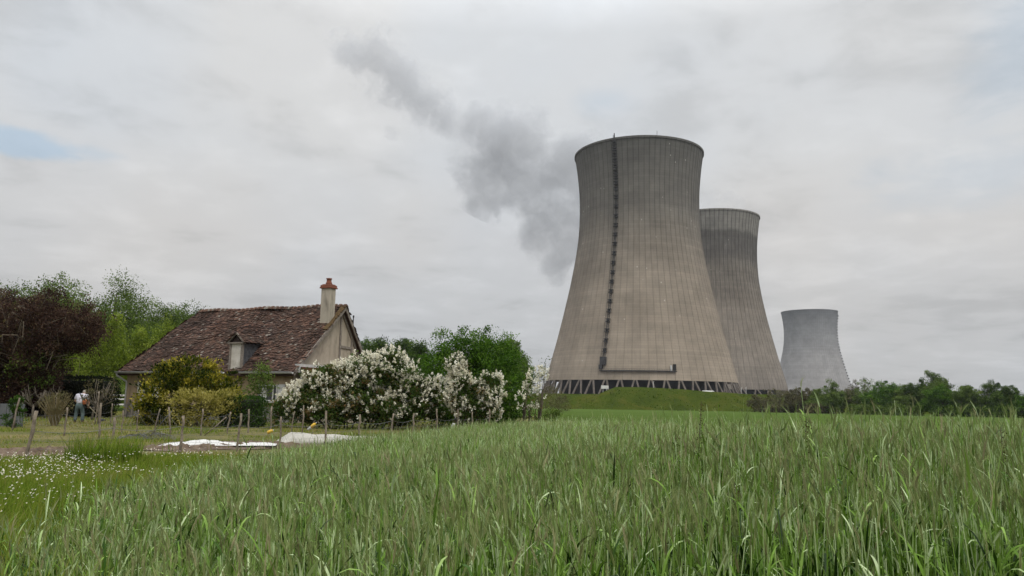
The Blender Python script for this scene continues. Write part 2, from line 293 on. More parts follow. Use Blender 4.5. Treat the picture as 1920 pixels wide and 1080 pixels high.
# ------------------------------------------------------------------ cooling towers
PROF = [(61.9, 12.3), (61.2, 14.5), (59.3, 22.3), (54.5, 40), (50.2, 58), (46.1, 76.3), (42.6, 95), (40.5, 110), (39.75, 122.8), (39.6, 132), (39.9, 143), (41.0, 155), (42.1, 163.5), (43.0, 169.2)]
PROF = [(r_, 12.3 + (z_ - 12.3) * 152.5 / 156.9) for r_, z_ in PROF]
def prof(z):    # smooth interpolation of the silhouette, height above eye-level datum
    zs = [p[1] for p in PROF]; rs = [p[0] for p in PROF]
    z0 = np.interp(np.asarray(z) - 3, zs, rs); z1 = np.interp(np.asarray(z) + 3, zs, rs); return (z0 + z1 + np.interp(z, zs, rs)) / 3
def concrete(name, ht, ribs, stops, streak, speck, ribdark, blot=.25):
    m, nt, out = newmat(name); o = nd(nt, 'ShaderNodeTexCoord').outputs['Object']; s = nd(nt, 'ShaderNodeSeparateXYZ', {0: o})
    ang = mth(nt, 'ARCTAN2', s.outputs[0], mth(nt, 'MULTIPLY', s.outputs[1], -1.0)); z = s.outputs[2]
    arc = mth(nt, 'MULTIPLY', ang, 45.0)
    sv = nd(nt, 'ShaderNodeCombineXYZ', {0: arc, 1: mth(nt, 'MULTIPLY', z, .045), 2: 0.0}).outputs[0]
    st = noise(nt, sv, .55, 6, .65); st2 = noise(nt, sv, 2.1, 4, .6)
    nz = noise(nt, o, .02, 4, .6); nb = noise(nt, o, .055, 7, .65)
    zz = mth(nt, 'ADD', mth(nt, 'DIVIDE', z, ht), mth(nt, 'ADD', mth(nt, 'MULTIPLY', mth(nt, 'SUBTRACT', nz, .5), .16), mth(nt, 'MULTIPLY', mth(nt, 'SUBTRACT', st, .5), streak[1])))
    c = ramp(nt, zz, stops)
    k = ramp(nt, st2, [(.3, 1 - streak[0]), (.55, 1.0), (.75, 1 + streak[0] * .5)]); c = mix(nt, 1.0, c, k, 'MULTIPLY')
    c = mix(nt, 1.0, c, ramp(nt, nb, [(.3, 1 - blot), (.7, 1 + blot * .55)]), 'MULTIPLY')
    # seams between the lifts of concrete, dirt along the ribs
    fr = mth(nt, 'FRACT', mth(nt, 'DIVIDE', z, 1.55)); lift = mth(nt, 'LESS_THAN', fr, .13)
    rowt = nd(nt, 'ShaderNodeTexWhiteNoise', {'W': mth(nt, 'FLOOR', mth(nt, 'DIVIDE', z, 1.55))}, noise_dimensions='1D').outputs[0]
    pan = nd(nt, 'ShaderNodeTexWhiteNoise', {0: nd(nt, 'ShaderNodeCombineXYZ', {0: mth(nt, 'FLOOR', mth(nt, 'MULTIPLY', ang, ribs / (2 * math.pi))), 1: mth(nt, 'FLOOR', mth(nt, 'DIVIDE', z, 4.65)), 2: 0.0}).outputs[0]}, noise_dimensions='2D').outputs[0]
    c = mix(nt, 1.0, c, ramp(nt, rowt, [(0, .94), (1, 1.05)]), 'MULTIPLY'); c = mix(nt, 1.0, c, ramp(nt, pan, [(0, .955), (1, 1.045)]), 'MULTIPLY')
    c = mix(nt, mth(nt, 'MULTIPLY', lift, .14), c, 0.02)
    rf = mth(nt, 'ABSOLUTE', mth(nt, 'SUBTRACT', mth(nt, 'FRACT', mth(nt, 'ADD', mth(nt, 'MULTIPLY', ang, ribs / (2 * math.pi)), .5)), .5))
    rl = mth(nt, 'LESS_THAN', rf, .075)
    c = mix(nt, mth(nt, 'MULTIPLY', rl, mth(nt, 'MULTIPLY', ramp(nt, mth(nt, 'DIVIDE', z, ht), [(0, .10), (.35, .3), (.7, .75), (1, .95)]), ribdark)), c, (.03, .028, .025))
    if speck:
        vr = nd(nt, 'ShaderNodeTexVoronoi', {'Vector': nd(nt, 'ShaderNodeCombineXYZ', {0: arc, 1: mth(nt, 'MULTIPLY', z, .7), 2: 0.0}).outputs[0], 'Scale': speck[0]})
        sp = mth(nt, 'MULTIPLY', mth(nt, 'LESS_THAN', vr.outputs[0], speck[1]), mth(nt, 'GREATER_THAN', nb, .5))
        c = mix(nt, mth(nt, 'MULTIPLY', sp, speck[2]), c, (.5, .47, .43))
    b = nd(nt, 'ShaderNodeBump', {'Height': st2, 'Strength': .3, 'Distance': .2}).outputs[0]
    p = nd(nt, 'ShaderNodeBsdfPrincipled', {'Base Color': c, 'Roughness': .95, 'Specular IOR Level': .1, 'Normal': b}); nt.links.new(p.outputs[0], out.inputs[0])
    return m
LEGM = surf('leg_concrete', [(.3, (.085, .072, .06)), (.7, (.155, .132, .112))], .5, .9, .2)
FILL = surf('dark_fill', [(.3, (.003, .003, .004)), (.7, (.008, .008, .009))], .3, .95, .1)
def shell(name, mat, parent, z0, z1, rs, ribs, ring=90, ribh=.16):
    seg = 2 * math.pi / ribs; offs = [-.055, -.035, .035, .055, .35, .65]; hh = [0, ribh, ribh, 0, 0, 0]
    ang = np.concatenate([(k + np.array(offs)) * seg for k in range(ribs)]); hb = np.tile(hh, ribs); n = len(ang)
    zs = np.linspace(z0, z1, ring); rad = prof(zs) * rs; V = []
    for z, r in zip(zs, rad): V.append(np.stack([np.sin(ang) * (r + hb), -np.cos(ang) * (r + hb), np.full(n, z)], -1))
    # rim lip, then the inner face
    for z, dr in ((z1 + .02, .75), (z1 + 1.3, .75), (z1 + 1.3, -1.1)): V.append(np.stack([np.sin(ang) * (rad[-1] + dr), -np.cos(ang) * (rad[-1] + dr), np.full(n, z)], -1))
    for z, r in list(zip(zs, rad))[::-3]: V.append(np.stack([np.sin(ang) * (r - 1.1), -np.cos(ang) * (r - 1.1), np.full(n, z)], -1))
    V.append(V[0]); rows = len(V); V = np.concatenate(V); k = np.arange(n); Fs = []
    for j in range(rows - 1): Fs.append(np.stack([j * n + k, j * n + (k + 1) % n, (j + 1) * n + (k + 1) % n, (j + 1) * n + k], -1))
    return np_mesh(name, V, np.concatenate(Fs), mat, parent)
def legs(parent, zb, zt, rb, rtp, pairs, mat, w=.95):
    for k in range(pairs):
        for s in (-1, 1):
            a0 = 2 * math.pi * (k + .5) / pairs; a1 = a0 + s * 2 * math.pi / pairs * .36; a0 = a0 + s * 2 * math.pi / pairs * .07
            b = MB().bar((math.sin(a1) * rb, -math.cos(a1) * rb, zb), (math.sin(a0) * rtp, -math.cos(a0) * rtp, zt), w, w * .8, (math.sin(a0), -math.cos(a0), 0))
            b.build('leg', mat, parent)
def tower(loc, label, mat, rs, zb, zrim, ztop, ribs, pairs, grp='cooling towers of the power plant'):
    t = empty('cooling_tower', loc, label, 'cooling tower', group=grp)
    shell('shell', mat, t, zrim, ztop, rs, ribs)
    if pairs:
        legs(t, zb, zrim + .2, float(prof(12.3)) * rs + 3.2, float(prof(zrim)) * rs - .5, pairs, LEGM)
    r0 = float(prof(zrim)) * rs
    MB().lathe([(r0 - 9, zb + .3), (r0 - 9, zrim + 6)], 64).build('fill_pack', FILL, t, True)
    MB().lathe([(r0 + 5.2, zb - 3), (r0 + 5.2, zb + .9), (r0 + 4.2, zb + .9), (r0 + 4.2, zb)], 96).build('basin_wall', LEGM, t)
    return t
C1 = concrete('concrete_near', 169, 76, [(.06, (.285, .24, .188)), (.3, (.255, .214, .17)), (.52, (.222, .19, .155)), (.64, (.182, .161, .136)), (.72, (.145, .134, .119)), (.86, (.135, .127, .116)), (.965, (.112, .108, .1))], (.09, .05), (.22, .085, .5), .34, .28)
t1 = tower((85, 500, 0), 'largest nearest concrete cooling tower with a ladder running down its front', C1, 1.0, 3.0, 12.4, 164.2, 76, 44)
# ladder with rest platforms down the front of the near tower, gallery at its foot
def on1(ang, z, dr): r = float(prof(z)) + dr; return Vector((math.sin(ang) * r, -math.cos(ang) * r, z))
LA = R(-30.0)
def la(z): return LA - R(.6) * max(0, (124 - z)) / 102
lad = MB(); 
for s in (-1, 1): lad.tube([on1(la(z) + s * .011, z, .75) for z in np.linspace(22, 167, 60)], .17, 4)
for z in np.arange(22, 165, 1.3): lad.bar(on1(la(z) - .011, z, .75), on1(la(z) + .011, z, .75), .14, .14)
lad.build('ladder', DARKMETAL, t1)
zz = list(np.arange(29, 132, 6.1)) + list(np.arange(132, 164, 3.6))
for z in zz:
    b = MB(); d = on1(la(z), z, 1.1); rm = Matrix.Rotation(la(z), 3, 'Z')
    b.box(d, (2.7, 1.9, .25), rm); b.box(on1(la(z), z + 1.8, 1.1), (2.7, 1.9, .2), rm)
    for sx_ in (-1.25, 1.25): b.box(d + rm @ Vector((sx_, -.8, .95)), (.16, .16, 1.8), rm)
    b.box(d + rm @ Vector((0, .3, .95)), (1.9, .12, 1.7), rm)
    b.build('rest_platform', DARKMETAL, t1)
b = MB(); rm = Matrix.Rotation(la(22), 3, 'Z'); b.box(on1(la(22), 23.5, 1.3), (3.4, 2.3, 4.8), rm); b.box(on1(la(22) - .02, 20, 1.2), (2, 1.6, 2.6), rm); b.build('ladder_cabin', DARKMETAL, t1, bevel=.05)
b = MB(); GA0, GA1 = la(22) - .025, R(10.2)
for i in range(48):
    a0 = GA0 + (GA1 - GA0) * i / 48; a1 = GA0 + (GA1 - GA0) * (i + 1) / 48; h = 17.7
    b.bar(on1(a0, h, .9), on1(a1, h, .9), 1.5, .55); b.bar(on1(a0, h + 1.1, 1.55), on1(a1, h + 1.1, 1.55), .1, .1); b.bar(on1(a0, h, 1.55), on1(a0, h + 1.1, 1.55), .1, .1)
b.build('gallery', DARKMETAL, t1)
MB().box(on1(GA1 - .015, 20.0, .55), (1.7, .9, 3.6), Matrix.Rotation(GA1, 3, 'Z')).build('access_door', surf('door_black', [(0, (.008, .008, .008)), (1, (.015, .015, .015))]), t1)
MB().box(on1(GA1 - .05, 19.6, .5), (1.0, .8, 3.0), Matrix.Rotation(GA1 - .05, 3, 'Z')).build('door_leaf', ZINC, t1)
MB().tube([on1(LA, 163, .3), on1(LA, 168.4, .3)], .35, 5).build('rim_mast', DARKMETAL, t1)
MB().tube([on1(R(6), 163, .3), on1(R(6), 168.4, .3)], .14, 5).build('lightning_rod', DARKMETAL, t1)
C2 = concrete('concrete_streaked', 169, 70, [(.06, (.19, .168, .145)), (.24, (.235, .205, .172)), (.5, (.18, .156, .13)), (.68, (.155, .138, .118)), (.75, (.115, .106, .096)), (.86, (.115, .108, .099)), (.88, (.22, .21, .19)), (.98, (.23, .22, .2))], (.34, .02), (.16, .06, .35), .6, .3)
t2 = tower((181, 679, 0), 'middle cooling tower with a pale rim band over dark weather streaks', C2, 1.0, 3.0, 10.5, 164.0, 70, 30)
C3 = concrete('concrete_far_hazed', 169, 80, [(.2, (.27, .262, .262)), (.5, (.265, .26, .264)), (.62, (.245, .245, .254)), (.85, (.215, .222, .24)), (.97, (.165, .173, .193))], (.08, .02), None, .2)  # lighter blue-grey colour paints distance haze into the concrete
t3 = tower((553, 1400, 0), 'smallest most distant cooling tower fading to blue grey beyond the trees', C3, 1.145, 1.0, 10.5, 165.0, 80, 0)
b = MB(); 
for z in np.arange(18, 163, 5.2):
    r = float(prof(z)) * 1.145 + 1; a = R(76); b.box((math.sin(a) * r, -math.cos(a) * r, z), (3.0, 3.6, 2.6), Matrix.Rotation(a, 3, 'Z'))
b.tube([(math.sin(R(76)) * (float(prof(z)) * 1.145 + .8), -math.cos(R(76)) * (float(prof(z)) * 1.145 + .8), z) for z in np.linspace(16, 164, 40)], .35, 4)
b.build('ladder', DARKMETAL, t3)
# ------------------------------------------------------------------ steam
def steam(name, blobs, dens, label, nscale, amp, colr=(.84, .865, .91), vox=9.0, absorb=None):
    """closed hull round the cloud, density thinning towards its ragged edge"""
    bm = bmesh.new(); c0 = sum((b[0] for b in blobs), Vector()) / len(blobs)
    for c, r in blobs:
        bmesh.ops.create_icosphere(bm, subdivisions=3, radius=r * 1.3, matrix=Matrix.Translation(c - c0))
    for v in bm.verts: v.co += v.normal * (3 * math.sin(v.co.x * .21) * math.sin(v.co.z * .17 + 1))
    me = bpy.data.meshes.new(name); bm.to_mesh(me); bm.free()
    o = bpy.data.objects.new(name, me); COL.objects.link(o); o.location = c0
    rm = o.modifiers.new('remesh', 'REMESH'); rm.mode = 'VOXEL'; rm.voxel_size = vox
    m, nt, out = newmat(name); tc = nd(nt, 'ShaderNodeTexCoord').outputs['Object']; acc = None
    warp = nd(nt, 'ShaderNodeTexNoise', {'Vector': tc, 'Scale': nscale * .55, 'Detail': 2.0}).outputs['Color']
    wv = nd(nt, 'ShaderNodeVectorMath', {0: nd(nt, 'ShaderNodeVectorMath', {0: warp, 1: (.5, .5, .5)}, operation='SUBTRACT').outputs[0], 'Scale': .55 / nscale}, operation='SCALE').outputs[0]
    pos = nd(nt, 'ShaderNodeVectorMath', {0: tc, 1: wv}, operation='ADD').outputs[0]
    for c, r in blobs:
        d = nd(nt, 'ShaderNodeVectorMath', {0: pos, 1: tuple(c - c0)}, operation='DISTANCE').outputs[1]
        v = mth(nt, 'SUBTRACT', 1.0, mth(nt, 'DIVIDE', d, r))
        acc = v if acc is None else mth(nt, 'SMOOTH_MAX', acc, v, .12)
    nn = mth(nt, 'ADD', mth(nt, 'SUBTRACT', noise(nt, tc, nscale, 3, .6), .5), mth(nt, 'MULTIPLY', mth(nt, 'SUBTRACT', noise(nt, tc, nscale * 3.6, 5, .68), .5), .95))
    f = nd(nt, 'ShaderNodeMapRange', {0: mth(nt, 'ADD', acc, mth(nt, 'MULTIPLY', nn, amp)), 1: .09, 2: .52, 3: 0.0, 4: dens}, interpolation_type='SMOOTHSTEP').outputs[0]
    v = nd(nt, 'ShaderNodeVolumePrincipled', {'Color': (*colr, 1), 'Density': f, 'Anisotropy': .0})
    nt.links.new(v.outputs[0], out.inputs['Volume']); m.cycles.volume_step_rate = .35
    o.data.materials.append(m); tag(o, label, None, None, 'stuff'); return o
PY = 720.0
def pb(px, py, r): return (at(px, py, PY + 14 * math.sin(px * .05)), r * PY / 1421 * 1.15)
steam('steam_plume', [pb(655, 100, 42), pb(700, 112, 56), pb(745, 150, 58), pb(780, 185, 52), pb(815, 222, 50), pb(840, 240, 46), pb(862, 248, 44), pb(905, 250, 62), pb(965, 262, 70), pb(930, 318, 72), pb(990, 340, 62), pb(935, 362, 40), pb(1045, 318, 58), pb(1085, 300, 52), pb(1040, 400, 60), pb(1010, 440, 46), pb(1075, 440, 55), pb(1045, 488, 36), pb(1110, 360, 60), pb(1095, 400, 50), pb(1042, 520, 20), pb(730, 245, 16)], .023, 'long grey steam plume drifting up and left behind the largest cooling tower', .019, 2.2)
def pw(px, py, r): return (at(px, py, 690), r * 690 / 1421)
steam('steam_wisp', [pw(1330, 375, 26), pw(1362, 372, 24), pw(1388, 382, 18)], .014, 'faint wisp of steam over the rim of the middle cooling tower', .035, 1.4, vox=5)
# ------------------------------------------------------------------ haze
m, nt, out = newmat('haze'); v = nd(nt, 'ShaderNodeVolumePrincipled', {'Color': (.86, .89, .95, 1), 'Density': HAZE if 'HAZE' in globals() else .00008, 'Anisotropy': .0}); nt.links.new(v.outputs[0], out.inputs['Volume'])
b = MB().box((0, 830, 195), (2720, 1920, 412)); 
o = b.build('haze', m); tag(o, kind='stuff')
# ------------------------------------------------------------------ cottage
UX, VX = Vector((.9165, -.4, 0)), Vector((.4, .9165, 0))
house = empty('cottage', (-12.1, 42.5, 0), 'old ochre cottage with a steep mossy brown tiled roof and tall chimney', 'house', math.atan2(-.4, .9165))
EZ, RZ, RYY, RE = 2.85, 7.07, 4.6, 7.7
def tilemat():
    m, nt, out = newmat('old_clay_tiles'); t = nd(nt, 'ShaderNodeAttribute', attribute_name='tone').outputs['Fac']; tc = nd(nt, 'ShaderNodeTexCoord').outputs['Object']
    c = ramp(nt, t, [(0, (.018, .011, .010)), (.3, (.060, .035, .027)), (.55, (.107, .060, .044)), (.75, (.17, .094, .065)), (.9, (.16, .13, .105)), (1, (.29, .26, .22))])
    ms = noise(nt, tc, .75, 6, .68); c = mix(nt, ramp(nt, ms, [(.42, 0), (.66, .7)]), c, (.045, .033, .024))
    sp = noise(nt, tc, 7, 4, .7); c = mix(nt, ramp(nt, sp, [(.62, 0), (.72, .7)]), c, (.25, .22, .18))
    b = nd(nt, 'ShaderNodeBump', {'Height': noise(nt, tc, 30, 4, .7), 'Strength': .6, 'Distance': .015}).outputs[0]
    p = nd(nt, 'ShaderNodeBsdfPrincipled', {'Base Color': c, 'Roughness': .9, 'Specular IOR Level': .2, 'Normal': b}); nt.links.new(p.outputs[0], out.inputs[0]); return m
TILE = tilemat()
def tiles(O, ex, ey, L, H, inside, w=.19, e=.135, sag=.07):
    ex, ey = Vector(ex).normalized(), Vector(ey).normalized(); nrm = ex.cross(ey); V = []; Fc = []; T = []
    rows = int(H / e)
    for j in range(rows + 1):
        off = rng.uniform(0, w)
        for i in range(-1, int(L / w) + 2):
            a = i * w + off; h = j * e
            if not inside(a + w / 2, h + e / 2): continue
            a += rng.normal() * .01; hh = h + rng.normal() * .012; lift = .035 + abs(rng.normal()) * .028
            sg = -sag * (math.sin(a * .9 + h * .6) * math.sin(h * .8) + .5 * math.sin(a * 2.3 + 1)) 
            rot = rng.normal() * .05; o0 = len(V); le = e * 1.55
            for (da, dh, dn) in ((.006, 0, lift), (w - .006, 0, lift + rng.normal() * .006), (w - .006, le, .004), (.006, le, .004), (.006, 0, lift - .035), (w - .006, 0, lift - .035)):
                V.append(Vector(O) + ex * (a + da + rot * dh) + ey * (hh + dh + rot * da) + nrm * (dn + sg))
            Fc += [(o0, o0 + 1, o0 + 2, o0 + 3), (o0 + 4, o0 + 5, o0 + 1, o0)]
            t = .42 + .17 * rng.normal() + .14 * math.sin(a * .7 + h * 1.3) * math.sin(h * 1.1 - a * .3)
            if rng.random() < .03: t = rng.uniform(.85, 1)
            T += [min(max(t, 0), 1)] * 6
    return V, Fc, T
LH = 13.8; RL = 12.06
fl = math.hypot(RYY, RZ - EZ); rl = math.hypot(RE - RYY, RZ - 3.0); hl = math.hypot(LH - RL, RZ - EZ)
parts = [tiles((-LH, 0, EZ), (1, 0, 0), (0, RYY, RZ - EZ), LH, fl, lambda a, h: (LH - RL) * min(h / fl, 1) - .05 < a < LH + .02 and h < fl),
         tiles((0, RE, 3.0), (-1, 0, 0), (0, RYY - RE, RZ - 3.0), LH, rl, lambda a, h: -.02 < a < LH - (LH - RL) * h / rl and h < rl),
         tiles((-LH, RE, EZ), (0, -1, 0), (LH - RL, 0, RZ - EZ), RE, hl, lambda a, h: (RE - RYY) * h / hl < a < RE - RYY * h / hl and h < hl)]
V = []; Fc = []; T = []
for v_, f_, t_ in parts:
    o0 = len(V); V += v_; Fc += [tuple(i + o0 for i in f) for f in f_]; T += t_
sl_ = [(-LH, .02, EZ - .11), (0, .02, EZ - .11), (0, RYY, RZ - .11), (-RL, RYY, RZ - .11), (0, RE, 2.89), (-LH, RE, 2.89)]
lo = [(x, y, z - .14) for x, y, z in sl_]; o0 = len(V); V += [Vector(q) for q in sl_ + lo]
for f in ((0, 1, 2, 3), (3, 2, 4, 5), (0, 3, 5, 5), (6, 9, 8, 7), (9, 11, 10, 8), (0, 6, 7, 1), (4, 10, 11, 5), (1, 7, 8, 2), (2, 8, 10, 4), (0, 5, 11, 6)):
    if len(set(f)) == 4: Fc.append(tuple(i + o0 for i in f))
o0b = len(V); V += [Vector(sl_[0]), Vector(sl_[3]), Vector(sl_[5]), (Vector(sl_[3]) + Vector(sl_[5])) / 2]; Fc.append((o0b, o0b + 1, o0b + 3, o0b + 2)); T += [.25] * 16
roof = np_mesh('roof', [tuple(v) for v in V], Fc, TILE, house, T)
# ridge tiles, half round, overlapping
V = []; Fc = []; T = []; n = 8; L = RL / 34
for k in range(34):
    x0 = -RL + k * L; t = float(np.clip(.5 + .2 * rng.normal(), .1, 1)); zz_ = .045 * math.sin(k * .5)
    for x, r in ((x0, .135), (x0 + L * .71, .125), (x0 + L * .72, .205), (x0 + L * 1.0, .205), (x0 + L * 1.0, .12)):
        for a in range(n + 1): an = math.pi * a / n; V.append((x, RYY + math.cos(an) * r * 1.15, RZ - .05 + zz_ + math.sin(an) * r)); T.append(t if r < .15 else min(t + .25, 1))
    b0 = k * 5 * (n + 1)
    for j in range(4):
        for a in range(n): q = b0 + j * (n + 1) + a; Fc.append((q, q + 1, q + n + 2, q + n + 1))
np_mesh('ridge_tiles', V, Fc, TILE, roof, T, True)
# moss lump along the verge beside the chimney
MOSS = surf('moss', [(.3, (.06, .045, .014)), (.6, (.1, .06, .028)), (.8, (.075, .065, .022))], 9, 1, .9)
b = MB()
for i in range(26):
    t = .62 + .38 * i / 26; y = RYY * t; z = EZ + (RZ - EZ) * t; b.box((-.13 + rng.normal() * .03, y, z + .045), (.3, .2, .07 + .03 * rng.random()), Matrix.Rotation(math.atan2(RZ - EZ, RYY), 3, 'X'))
b.build('moss', MOSS, roof, bevel=.02)
# walls
wy0, wy1, wx0, wx1 = .38, 7.35, -13.35, -.32
def rz_at(y): return EZ + (RZ - EZ) * y / RYY if y < RYY else RZ + (3.0 - RZ) * (y - RYY) / (RE - RYY)
MB().box(((wx0 + wx1) / 2, (wy0 + wy1) / 2, 1.375), (wx1 - wx0, wy1 - wy0, 2.95)).build('wall', STUCCO, house)
gp = [(wy0, 2.86), (wy0, rz_at(wy0) - .2), (RYY, RZ - .2), (wy1, rz_at(wy1) - .22), (wy1, 2.86)]
b = MB(); n = len(gp); b.add([(wx1 - .25, y, z) for y, z in gp] + [(wx1 + .004, y, z) for y, z in gp], [tuple(range(n))[::-1], tuple(range(n, 2 * n))] + [(i, (i + 1) % n, (i + 1) % n + n, i + n) for i in range(n)])
b.build('gable', GABLE, house)
MB().box((wx1 + .02, (wy0 + wy1) / 2, 1.4), (.05, wy1 - wy0 - .01, 2.9)).build('gable_wall', GABLE, house)
MB().box(((wx0 + wx1) / 2, wy0 - .012, .36), (wx1 - wx0 + .02, .07, .98)).build('plinth', PLINTH, house)
# gable timbers
gx = wx1 + .035
def tim(a, c, w=.15, d=.07): MB().bar((gx, *a), (gx, *c), d, w, (0, 0, 1) if abs(a[0] - c[0]) > .3 else (0, 1, 0)).build('timber_beam', WOODGREY, house)
tim((4.55, 3.2), (4.55, 6.62), .13); tim((5.75, 3.2), (5.75, rz_at(5.75) - .38), .13); tim((4.62, 4.55), (5.69, 4.5), .15)
tim((.95, 3.25), (1.75, rz_at(1.75) - .5), .1); tim((1.0, rz_at(1.0) - .42), (RYY - .05, RZ - .42), .17, .09); tim((RE - .8, rz_at(RE - .8) - .5), (RYY + .1, RZ - .5), .17, .09)
for y0, z0, y1, z1 in ((.02, EZ - .16, RYY, RZ - .13), (RE - .02, 2.84, RYY, RZ - .13)):
    MB().bar((-.02, y0, z0), (-.02, y1, z1), .06, .19).build('bargeboard', WOODGREY, house)
# chimney
ch = MB().box((-.52, 3.45, 6.85), (.66, .56, 2.3)).build('chimney', CHIMREND, roof, bevel=.02)
MB().box((-.52, 3.45, 8.05), (.82, .72, .09)).box((-.52, 3.45, 8.15), (.76, .66, .13)).box((-.52, 3.45, 8.24), (.62, .52, .06)).build('chimney_cap', TERRA, roof, bevel=.015)
MB().lathe([(.001, 8.27), (.2, 8.27), (.19, 8.36), (.15, 8.44), (.145, 8.58), (.18, 8.6), (.18, 8.65), (.12, 8.65), (.12, 8.5)], 16, (-.52, 3.45, 0)).build('chimney_pot', TERRA, roof, True)
MB().tube([(-.35, 5.9, 4.6), (-.35, 5.9, 6.55)], .035, 6).tube([(-.35, 5.9, 6.5), (-.35, 5.9, 6.62)], .06, 6).build('vent_pipe', DARKMETAL, roof)
# gutter and downpipe
def gutter(x0, x1):
    b = MB(); V = []
    for x in np.linspace(x0, x1, 12):
        for a in range(7): an = math.pi + math.pi * a / 6; V.append((x, -.09 + math.cos(an) * .085, EZ - .04 + math.sin(an) * .085))
    b.add(V, [(i * 7 + a, i * 7 + a + 1, (i + 1) * 7 + a + 1, (i + 1) * 7 + a) for i in range(11) for a in range(6)]); b.add([(x0, -.09 + math.cos(math.pi + math.pi * a / 6) * .085, EZ - .04 + math.sin(math.pi + math.pi * a / 6) * .085) for a in range(7)], [tuple(range(7))])
    b.tube([(x0, -.18, EZ - .03), (x1, -.18, EZ - .03)], .016, 6); o = b.build('gutter', ZINC, house, True); s = o.modifiers.new('solid', 'SOLIDIFY'); s.thickness = .006
    return o
gut = gutter(-LH - .05, -5.0); gutter(-3.78, .02)
MB().tube([(-LH + .06, -.1, EZ - .12), (-LH + .06, -.06, EZ - .25), (-13.28, .28, EZ - .62), (-13.28, .31, EZ - .75), (-13.28, .31, .02)], .055, 8).build('downpipe', ZINC, gut, True)
# dormer
dx0, dx1, dxm = -4.86, -3.9, -4.38; dy = .12
dm = MB()
dm.box((dx0 + .05, dy + .06, 3.62), (.12, .14, 1.74)).box((dx1 - .05, dy + .06, 3.62), (.12, .14, 1.74)).box((dxm, dy + .02, 4.52), (1.2, .2, .09))
dmo = dm.build('dormer', WOODGREY, roof)
MB().box((dxm - .02, dy + .07, 3.6), (.74, .05, 1.74)).box((dxm - .02, dy + .04, 3.6), (.02, .02, 1.72)).build('dormer_shutter', surf('pale_boards', [(.3, (.36, .33, .28)), (.7, (.56, .53, .48))], 3, .8, .3), roof)
ys_ = lambda z: (z - EZ) / (RZ - EZ) * RYY
MB().add([(dx1, dy + .1, 2.9), (dx1, dy + .1, 4.5), (dx1, ys_(4.5) + .1, 4.5), (dx1 - .05, dy + .1, 2.9), (dx1 - .05, dy + .1, 4.5), (dx1 - .05, ys_(4.5) + .1, 4.5)], [(0, 2, 1), (3, 4, 5), (0, 1, 4, 3), (1, 2, 5, 4), (2, 0, 3, 5)]).build('dormer_cheek', SLATE, roof)
MB().add([(dx0, dy + .1, 2.9), (dx0, dy + .1, 4.5), (dx0, ys_(4.5) + .1, 4.5), (dx0 + .05, dy + .1, 2.9), (dx0 + .05, dy + .1, 4.5), (dx0 + .05, ys_(4.5) + .1, 4.5)], [(0, 1, 2), (3, 5, 4), (0, 3, 4, 1), (1, 4, 5, 2), (2, 5, 3, 0)]).build('dormer_cheek', SLATE, roof)
MB().add([(dx0 + .12, dy + .03, 4.56), (dx1 - .12, dy + .03, 4.56), (dxm, dy + .03, 4.95), (dx0 + .12, dy + .1, 4.56), (dx1 - .12, dy + .1, 4.56), (dxm, dy + .1, 4.95)], [(0, 1, 2), (3, 5, 4), (0, 3, 4, 1), (1, 4, 5, 2), (2, 5, 3, 0)]).build('dormer_pediment', TILE, roof)
for sgn in (-1, 1):
    MB().bar((dxm + sgn * .64, dy - .03, 4.53), (dxm, dy - .03, 5.09), .08, .08, (0, 1, 0)).build('dormer_rafter', WOODGREY, roof)
V = []; Fc = []; T = []
for sgn in (-1, 1):
    O = (dxm + sgn * .66, dy - .04, 4.55) if sgn > 0 else (dxm + sgn * .66, ys_(4.9), 4.55)
    ex = (0, 1, 0) if sgn > 0 else (0, -1, 0)
    LL = ys_(5.0); v_, f_, t_ = tiles(O, ex, (-sgn * .66, 0, .54), LL, .85, (lambda a, h: -.02 < a < ys_(4.55 + h * .63) + .1 and h < .82) if sgn > 0 else (lambda a, h: a < LL - .05 and h < .82), sag=0)
    o0 = len(V); V += [tuple(v) for v in v_]; Fc += [tuple(i + o0 for i in f) for f in f_]; T += t_
    o0 = len(V); V += [(dxm + sgn * .66, dy - .04, 4.53), (dxm, dy - .04, 5.07), (dxm, ys_(5.07), 5.07), (dxm + sgn * .66, ys_(4.53), 4.53)]; T += [.3] * 4; Fc.append((o0, o0 + 1, o0 + 2, o0 + 3))
np_mesh('dormer_roof', V, Fc, TILE, roof, T)
# windows and shutters
def window(x, z0, z1, wd, sh):
    f = MB()
    for s in (-1, 1): f.box((x + s * (wd / 2 - .03), wy0 - .03, (z0 + z1) / 2), (.07, .09, z1 - z0))
    f.box((x, wy0 - .03, z0 + .03), (wd - .14, .08, .06)).box((x, wy0 - .03, z1 - .03), (wd - .14, .08, .06)).box((x + .1, wy0 - .03, (z0 + z1) / 2), (.08, .07, z1 - z0 - .12))
    fo = f.build('window', WHITE, house); MB().box((x, wy0 - .012, (z0 + z1) / 2), (wd - .02, .04, z1 - z0 - .02)).build('pane', GLASS, fo)
    MB().box((x, wy0 - .1, z0 - .05), (wd + .35, .2, .07)).build('sill', ZINC, fo)
    for s in sh:
        b = MB(); cx = x + s * (wd / 2 + .3); b.box((cx, wy0 - .06, (z0 + z1) / 2), (.5, .035, z1 - z0 + .05))
        for k in (-.35, .35): b.box((cx, wy0 - .09, (z0 + z1) / 2 + k * (z1 - z0)), (.46, .03, .08))
        b.build('shutter', WHITE, house, bevel=.006)
window(-1.75, 1.2, 2.12, .8, (-1, 1)); window(-11.35, 1.12, 2.2, .8, (-1, 1)); window(-6.4, 1.2, 2.12, .8, (-1, 1))
